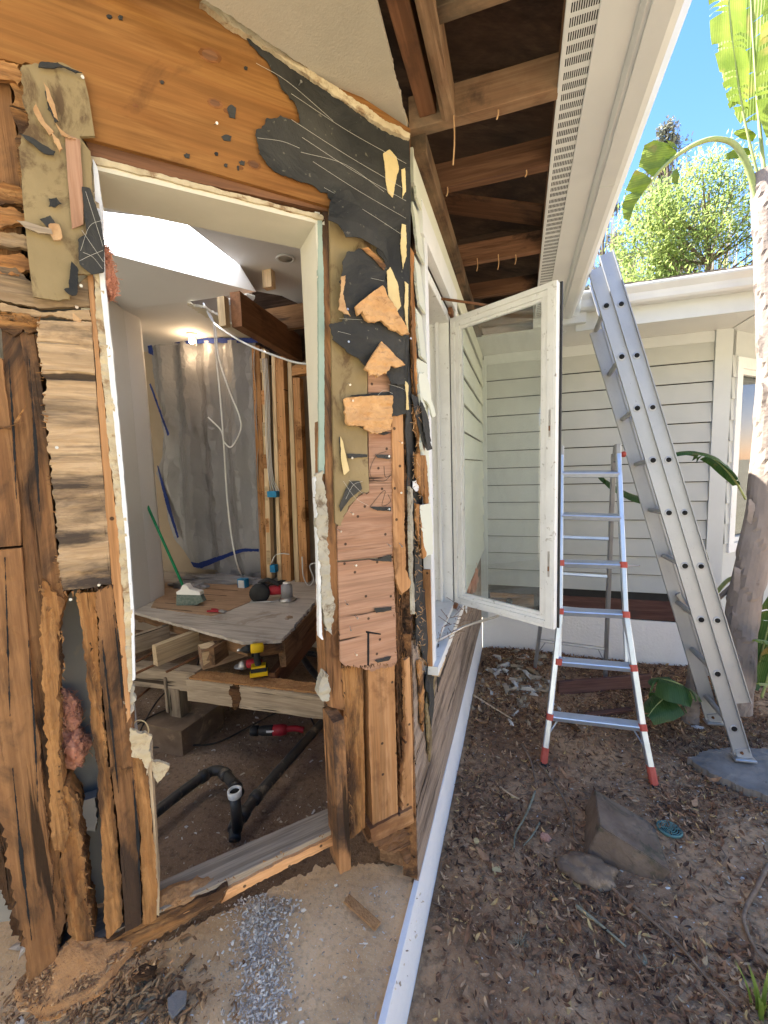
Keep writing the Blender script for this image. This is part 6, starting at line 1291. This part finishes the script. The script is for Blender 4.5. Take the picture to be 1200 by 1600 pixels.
# ------------------------------------------------------------------ sedge at lower right, seedlings
def blades(name, label, base, n, L, wdt, mat, spread=.5, cat='grass tuft'):
    vs, fs = [], []
    for _ in range(n):
        a = random.uniform(0, 6.28); l_ = L*random.uniform(.5, 1); o = Vector((math.cos(a), math.sin(a), 0)); sd2 = Vector((-o.y, o.x, 0))*wdt; b = len(vs); c = Vector(base)+o*random.uniform(0, .03)
        for i in range(6):
            t = i/5; p = c+Vector((0, 0, l_*t*(1-.3*t*spread)))+o*(spread*l_*t*t); k = (1-t)**.6; vs += [p-sd2*k, p+sd2*k+Vector((0, 0, .0))]
        fs += [[b+2*i, b+2*i+1, b+2*i+3, b+2*i+2] for i in range(5)]
    o = world_mesh(name, vs, fs, mat); return tag(o, label, cat)
blades('grass_tuft', 'green strap leaved tuft at the lower right corner', hz(1190, 1590, .0), 16, .16, .006, 'banana', .35)
blades('weed', 'tiny pale weed growing in the bare soil', hz(812, 1478, .0), 26, .035, .0016, 'lichen', .9, 'weed')
blades('weed', 'little green sprout in the litter right of the block', hz(1012, 1510, .0), 12, .02, .003, 'lichen', .9, 'weed')

# ================================================================== BANANA PLANTS
def leaf_blade(parent, base, tip, sag, W, mat, nrm=(0, 0, 1), n=22, splits=.15, fold_=.25, name='leaf_blade', seed=0, curlw=.3, t0=0.12, droop=.25):
    """midrib arc from base to tip with a blade of half width W; each side torn into ribbons"""
    base, tip, sag = Vector(base), Vector(tip), Vector(sag); nrm = Vector(nrm).normalized(); rnd = random.Random(seed+11)
    def mid(t): return base.lerp(tip, t)+sag*(4*t*(1-t))
    vs, fs = [], []
    for side in (1, -1):
        drp = 0; t = t0; first = True; prev = None
        for i in range(n+1):
            t = t0+(1-t0)*i/n; p = mid(t); tg = (mid(min(1, t+.02))-mid(max(0, t-.02))).normalized()
            sd_ = tg.cross(nrm).normalized()*side; nn = sd_.cross(tg)*side; w_ = W*(math.sin(math.pi*min(1, .06+.9*(t-t0)/(1-t0)))**.55)*(1+.08*nz((t*6, side, seed), 1))
            cut = rnd.random() < splits
            row = []
            for j in range(5):
                v = j/4; q = p+sd_*(w_*v*(math.cos(fold_+droop*v)))+nn*(w_*v*math.sin(fold_)*1.0-droop*w_*v*v*1.2+.02*curlw*nz((t*9, v*3, seed+side), 1.2))-Vector((0, 0, drp*v*v))
                row.append(q)
            if prev is not None:
                b = len(vs); vs += prev+row; fs += [[b+j, b+j+1, b+5+j+1, b+5+j] for j in range(4)]
            if cut:
                drp = rnd.uniform(0, .35)*W; row = [q-tg*(-.01+.02*rnd.random())*(j/4) for j, q in enumerate(row)]; row = [p+(q-p) for q in row]
                row = [q+tg*.025*(j/4)-Vector((0, 0, 0)) for j, q in enumerate(row)]
            prev = row
    lb_ = world_mesh(name, vs, fs, mat, parent, True)
    tube('midrib', 'stalk', [mid(t/8) for t in range(9)], lambda q: .014*(1-.8*q)*max(.5, W/.22), lb_, k=8)
BN = thing('banana_tree', 'tall banana tree with peeling grey trunk rising in front of the wing window', 'banana tree', (1.3, 3.0, 0))
tp = [(1148, 1108), (1155, 1010), (1161, 950), (1174, 885), (1190, 800), (1200, 700), (1207, 600), (1207, 500), (1204, 420), (1201, 340), (1197, 270)]
tpts = [hy(x, y, 2.95) for x, y in tp]
def trunk_mesh(pts, rf, name='trunk', mat='trunk', parent=BN, k=26, seed=3):
    P_ = spline(pts, 12); n = len(P_); vs, fs = [], []; prev = None
    for i, p in enumerate(P_):
        t = i/(n-1); tg = (P_[min(i+1, n-1)]-P_[max(i-1, 0)]).normalized(); a = tg.orthogonal().normalized() if prev is None else (prev-tg*prev.dot(tg)).normalized(); prev = a; b = tg.cross(a)
        for q in range(k):
            an = 2*math.pi*q/k; u = (t*9+q/k*1.0+.3*math.sin(an*2)) % 1  # overlapping leaf bases
            r = rf(t)*(1+.10*(1-u)-.04+.05*nz((math.cos(an)*2, math.sin(an)*2, t*14), 1, seed)+.035*nz((math.cos(an)*7, math.sin(an)*7, t*30), 1, seed+4)); vs.append(p+a*math.cos(an)*r+b*math.sin(an)*r)
    for i in range(n-1):
        for q in range(k): j = (q+1) % k; fs.append([i*k+q, i*k+j, (i+1)*k+j, (i+1)*k+q])
    return world_mesh(name, vs, fs, mat, parent, False)
trunk_mesh(tpts, lambda t: .084-.014*min(1, t*1.6))
# peeling bark flaps
for i, (x, y, w_, h_) in enumerate([(1188, 540, 6, 20), (1150, 905, 7, 22), (1172, 800, 6, 20), (1146, 975, 6, 24), (1193, 620, 6, 22), (1150, 1040, 8, 22)]):
    PP = Plane(hy(x, y, 2.86), (.93, -.1+.2*(i % 3-1), .1), (0, .1, 1)); slab('bark_flap', 'trunk', PP, [(x-w_*.6, y-h_), (x+w_, y-h_*.6), (x+w_*.8, y+h_), (x-w_*.4, y+h_*.7)], 0, .004, BN, vert=True, jag=.004, warp=lambda u, v: .02*nz((u, v), 9, 3), grid=.02)
# arching frond to the left with hanging torn blades
fp = [hy(x, y, Y) for (x, y), Y in zip([(1186, 330), (1172, 270), (1150, 228), (1120, 217), (1090, 224), (1062, 240), (1038, 260), (1016, 285), (992, 318), (982, 345)], [2.95, 2.92, 2.9, 2.88, 2.86, 2.86, 2.86, 2.88, 2.9, 2.92])]
tube('arching_stalk', 'stalk', fp, lambda q: .017*(1-.7*q), BN, k=8)
PL = PY(2.87)
def hang(px, mat='banana', Y=2.87, sd_=0): slab('leaf_blade', mat, PY(Y), px, 0, .0008, BN, vert=True, jag=.002, grid=.03, warp=lambda u, v: .03*nz((u, v), 5, sd_)+.004*math.sin(u*90))
hang([(1060, 240), (1045, 226), (1020, 222), (1006, 228), (1000, 250), (997, 262), (1012, 272), (1022, 278), (1036, 262)], sd_=1)
hang([(1018, 282), (1006, 272), (992, 268), (985, 280), (978, 296), (992, 300), (1004, 302)], sd_=2)
hang([(1003, 304), (990, 300), (978, 304), (972, 320), (974, 340), (984, 344), (992, 320)], sd_=3)
hang([(1060, 236), (1052, 225), (1040, 222), (1048, 232)], sd_=4)
hang([(1058, 262), (1062, 275), (1058, 290), (1050, 285), (1050, 268)], sd_=4, Y=2.85)
hang([(1144, 214), (1150, 205), (1165, 200), (1180, 212), (1176, 222), (1156, 220)], sd_=5, Y=3.0)
hang([(1135, 240), (1145, 233), (1170, 230), (1176, 240), (1150, 248), (1136, 248)], sd_=6, Y=3.0)
# upright fronds
leaf_blade(BN, hy(1192, 300, 2.95), hy(1136, -150, 2.9), (-.05, 0, .0), .11, 'banana', nrm=(.45, -1, .1), n=34, splits=.38, seed=3, t0=.3, fold_=.1, droop=.15)
leaf_blade(BN, hy(1198, 300, 2.98), hy(1170, -140, 3.05), (-.02, 0, .02), .16, 'banana', nrm=(-.4, -1, .1), n=26, splits=.3, seed=8, t0=.25)
leaf_blade(BN, hy(1200, 320, 2.95), hy(1260, -120, 2.8), (.02, 0, .02), .2, 'banana', nrm=(.3, -1, .2), n=26, splits=.3, seed=5, t0=.25)
leaf_blade(BN, hy(1205, 320, 2.95), hy(1400, -20, 2.7), (.02, 0, .15), .2, 'banana', nrm=(.2, -.8, .5), n=24, splits=.3, seed=6, t0=.2)
leaf_blade(BN, hy(1200, 300, 3.0), hy(1300, 120, 3.9), (.1, .2, .3), .2, 'banana', nrm=(0, -.2, 1), n=24, splits=.3, seed=9, t0=.2)
def plant(name, label, base, leaves, group=None, stem=None):
    t = thing(name, label, 'banana plant', base, group)
    if stem: trunk_mesh([Vector(base), Vector(base)+Vector(stem)*.5, Vector(base)+Vector(stem)], lambda q: .05*(1-.4*q), 'stem', 'trunk', t, 14, 5)
    for i, (b, tp_, sag, W, mt) in enumerate(leaves): leaf_blade(t, b, tp_, sag, W, mt, n=18, splits=.18, seed=i*7+len(label), droop=.35)
    return t
g = 'young banana plants at the foot of the tree'
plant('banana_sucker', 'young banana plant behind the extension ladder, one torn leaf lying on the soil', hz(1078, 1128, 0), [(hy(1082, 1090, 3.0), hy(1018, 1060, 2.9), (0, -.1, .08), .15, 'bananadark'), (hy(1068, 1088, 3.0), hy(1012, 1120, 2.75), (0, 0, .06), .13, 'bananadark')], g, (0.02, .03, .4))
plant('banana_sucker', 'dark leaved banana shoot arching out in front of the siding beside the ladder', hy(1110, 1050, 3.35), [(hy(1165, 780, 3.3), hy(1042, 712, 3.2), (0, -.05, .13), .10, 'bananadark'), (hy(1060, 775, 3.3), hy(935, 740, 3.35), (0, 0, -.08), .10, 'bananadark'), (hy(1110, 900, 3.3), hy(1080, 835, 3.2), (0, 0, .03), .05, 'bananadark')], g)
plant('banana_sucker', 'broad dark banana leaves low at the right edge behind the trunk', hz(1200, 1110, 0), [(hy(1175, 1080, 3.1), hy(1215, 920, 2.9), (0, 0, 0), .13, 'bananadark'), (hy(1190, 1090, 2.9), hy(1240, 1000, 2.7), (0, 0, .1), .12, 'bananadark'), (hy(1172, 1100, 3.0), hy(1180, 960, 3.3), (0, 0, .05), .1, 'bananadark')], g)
plant('banana_sucker', 'bright green leaf tip poking in at the right edge above the flagstone', hz(1240, 1140, 0), [(hy(1240, 1090, 2.7), hy(1184, 1068, 2.5), (0, 0, .02), .03, 'banana'), (hy(1230, 1020, 2.8), hy(1178, 1000, 2.7), (0, 0, .02), .04, 'banana')], g)
tag(tube('dead_leaf_stalk', 'stalk', [hy(1112, 935, 3.1), hy(1140, 905, 3.05), (hy(1165, 908, 3.0))], .012), 'greenish leaf stalk sticking out left of the banana trunk', 'stalk')
tag(tube('dead_leaf_stalk', 'trunk', [hy(1112, 945, 3.1), hy(1128, 930, 3.05), (hy(1150, 910, 3.0))], .014), 'brown cut leaf stalk just below the green one', 'stalk')

# ================================================================== TREES BEYOND
def tree(name, label, pos, h, rad, nleaf, mat, ls, seed, trunk_r=.2, clumps=26, low=.25, group=None, shape=1.0, tb=.5):
    rnd = random.Random(seed); t = thing(name, label, 'tree', pos, group); pos = Vector(pos)
    pts = [pos, pos+Vector((rnd.uniform(-.3, .3), 0, h*.3)), pos+Vector((rnd.uniform(-.4, .4), 0, h*.62)), pos+Vector((0, 0, h*.95))]
    V1, F1 = tubegeo(spline(pts, 5), lambda q: trunk_r*(1-.85*q), 9)
    cl = []
    for _ in range(clumps):
        z = h*(low+(1-low)*rnd.random()); f = math.sin(math.pi*min(1, max(.08, (z/h-low)/(1-low)*.82+.16)))**shape; a = rnd.uniform(0, 6.28); r = rad*f*rnd.random()**.5*.85
        c = pos+Vector((math.cos(a)*r, math.sin(a)*r, z)); cl.append((c, rad*rnd.uniform(.12, .3), rnd.gauss(0, .14)))
        b0 = spline(pts, 5)[min(15, int(z/h*14))]; v_, f_ = tubegeo([b0, b0.lerp(c, .5)+Vector((0, 0, -.1)), c], lambda q: trunk_r*.22*(1-.8*q), 5); b = len(V1); V1 += v_; F1 += [[i+b for i in f] for f in f_]
    world_mesh('trunk', V1, F1, 'bark', t, True)
    vs, fs, ts = [], [], []
    for _ in range(nleaf):
        c, R_, tb_ = rnd.choice(cl); d = Vector((rnd.gauss(0, 1), rnd.gauss(0, 1), rnd.gauss(0, .75))).normalized()*R_*rnd.random()**.4; p = c+d
        a = Vector((rnd.gauss(0, 1), rnd.gauss(0, 1), rnd.gauss(0, 1))).normalized(); e = a.orthogonal().normalized(); s_ = ls*rnd.uniform(.6, 1.3); b = len(vs)
        vs += [p-a*s_, p+e*s_*.45, p+a*s_, p-e*s_*.45]; fs.append([b, b+1, b+2, b+3]); ts.append(min(1, max(0, rnd.gauss(tb+tb_, .14))))
    me = mesh(vs, fs); at = me.attributes.new('tint', 'FLOAT', 'FACE'); at.data.foreach_set('value', ts)
    link('crown', me, mat, t); return t
tg = 'trees beyond the wing roof'
tree('leafy_tree', 'rounded sunlit yellow-green tree rising just beyond the wing roof', (5.4, 16.0, -.4), 10.6, 4.3, 52000, 'foliage', .075, 3, .2, 120, .1, tg, .5, .55)
tree('leafy_tree', 'lower leafy green tree at the left of the sunlit one, half hidden by the eave', (2.6, 16.5, -.4), 7.2, 2.2, 14000, 'foliage', .085, 5, .16, 34, .2, tg, .6, .5)
tree('pine_tree', 'tall thin dark conifer above the sunlit tree', (7.9, 30, -.4), 21, 2.8, 9000, 'foliage_dark', .13, 8, .3, 60, .35, tg, 1.2)
tree('pine_tree', 'grey-green slender conifer left of the tallest one, seen past the gutter', (5.0, 31, -.4), 19, 2.2, 9000, 'foliage_dark', .13, 9, .28, 44, .4, tg, 1.3)
tree('pine_tree', 'dark bushy tree right of the sunlit one behind the banana trunk', (11.8, 27, -.4), 12.5, 2.6, 12000, 'foliage_dark', .12, 12, .28, 40, .2, tg)
tree('pine_tree', 'sparse conifer farthest right, behind the banana fronds', (15.5, 30, -.4), 16, 2.6, 10000, 'foliage_dark', .12, 14, .28, 40, .2, tg)
for i, (x, y, h, lb) in enumerate([(4.2, 24, 12.6, 'bare pale poplar stems nearest the gutter'), (5.9, 24.5, 13.0, 'bare grey poplar stems above the left of the sunlit tree'), (7.4, 25, 13.5, 'bare upright stems between the conifer and the sunlit tree'), (8.8, 24, 12.2, 'thin bare stems rising right of the tallest conifer')]):
    rnd = random.Random(i); t = thing('bare_tree', lb, 'tree', (x, y, -.4), 'leafless poplars beyond the garden'); h += 2.6; V1, F1, T1 = [], [], []
    for q in range(46):
        bx = x+rnd.gauss(0, .5); by = y+rnd.gauss(0, .4); hh = h*rnd.uniform(.55, 1); v_, f_ = tubegeo([Vector((x, y, 1.5+rnd.random()*2)), Vector((bx, by, hh*.5)), Vector((bx+rnd.gauss(0, .1), by, hh))], lambda q: .05*(1-.8*q), 4); b = len(V1); V1 += v_; F1 += [[k+b for k in f] for f in f_]; tt = rnd.random(); T1 += [tt]*len(f_)
    v_, f_ = tubegeo([Vector((x, y, -.4)), Vector((x, y, 3.5))], .16, 8); b = len(V1); V1 += v_; F1 += [[k+b for k in f] for f in f_]; T1 += [.2]*len(f_)
    me = mesh(V1, F1); at = me.attributes.new('tint', 'FLOAT', 'FACE'); at.data.foreach_set('value', T1); link('stems', me, 'reed', t)
# garden hillside behind the camera, mirrored in the panes and brought close to bounce warm sunlight
def hillz(x, y): return -.4+.42*max(0, -4-y, (x-5)*.8)+.25*nz((x, y), .3, 3)
struct(sheet('mirrored_bounce_hillside', 'hill', -30, 45, -40, 3, 50, 40, hillz))
for i, (x, y, h, r_) in enumerate([(6, -8, 5, 2.6), (10, -9, 7, 3), (2.5, -10, 6, 2.6), (14, -6, 6, 2.6), (9, -4.5, 3.0, 1.6)]):
    tree('mirrored_garden_tree', ['round bush on the mirrored slope opposite the wing window', 'larger leafy tree farther right on that mirrored slope', 'leafy tree at the left end of the mirrored slope', 'tree at the far right of the mirrored slope', 'low mirrored bush nearest the garden'][i], (x, y, hillz(x, y)-.2), h*.6, r_, 3500, 'foliage', .2, 20+i, .14, 20, .1, 'trees on the slope behind the camera', .5, .5)
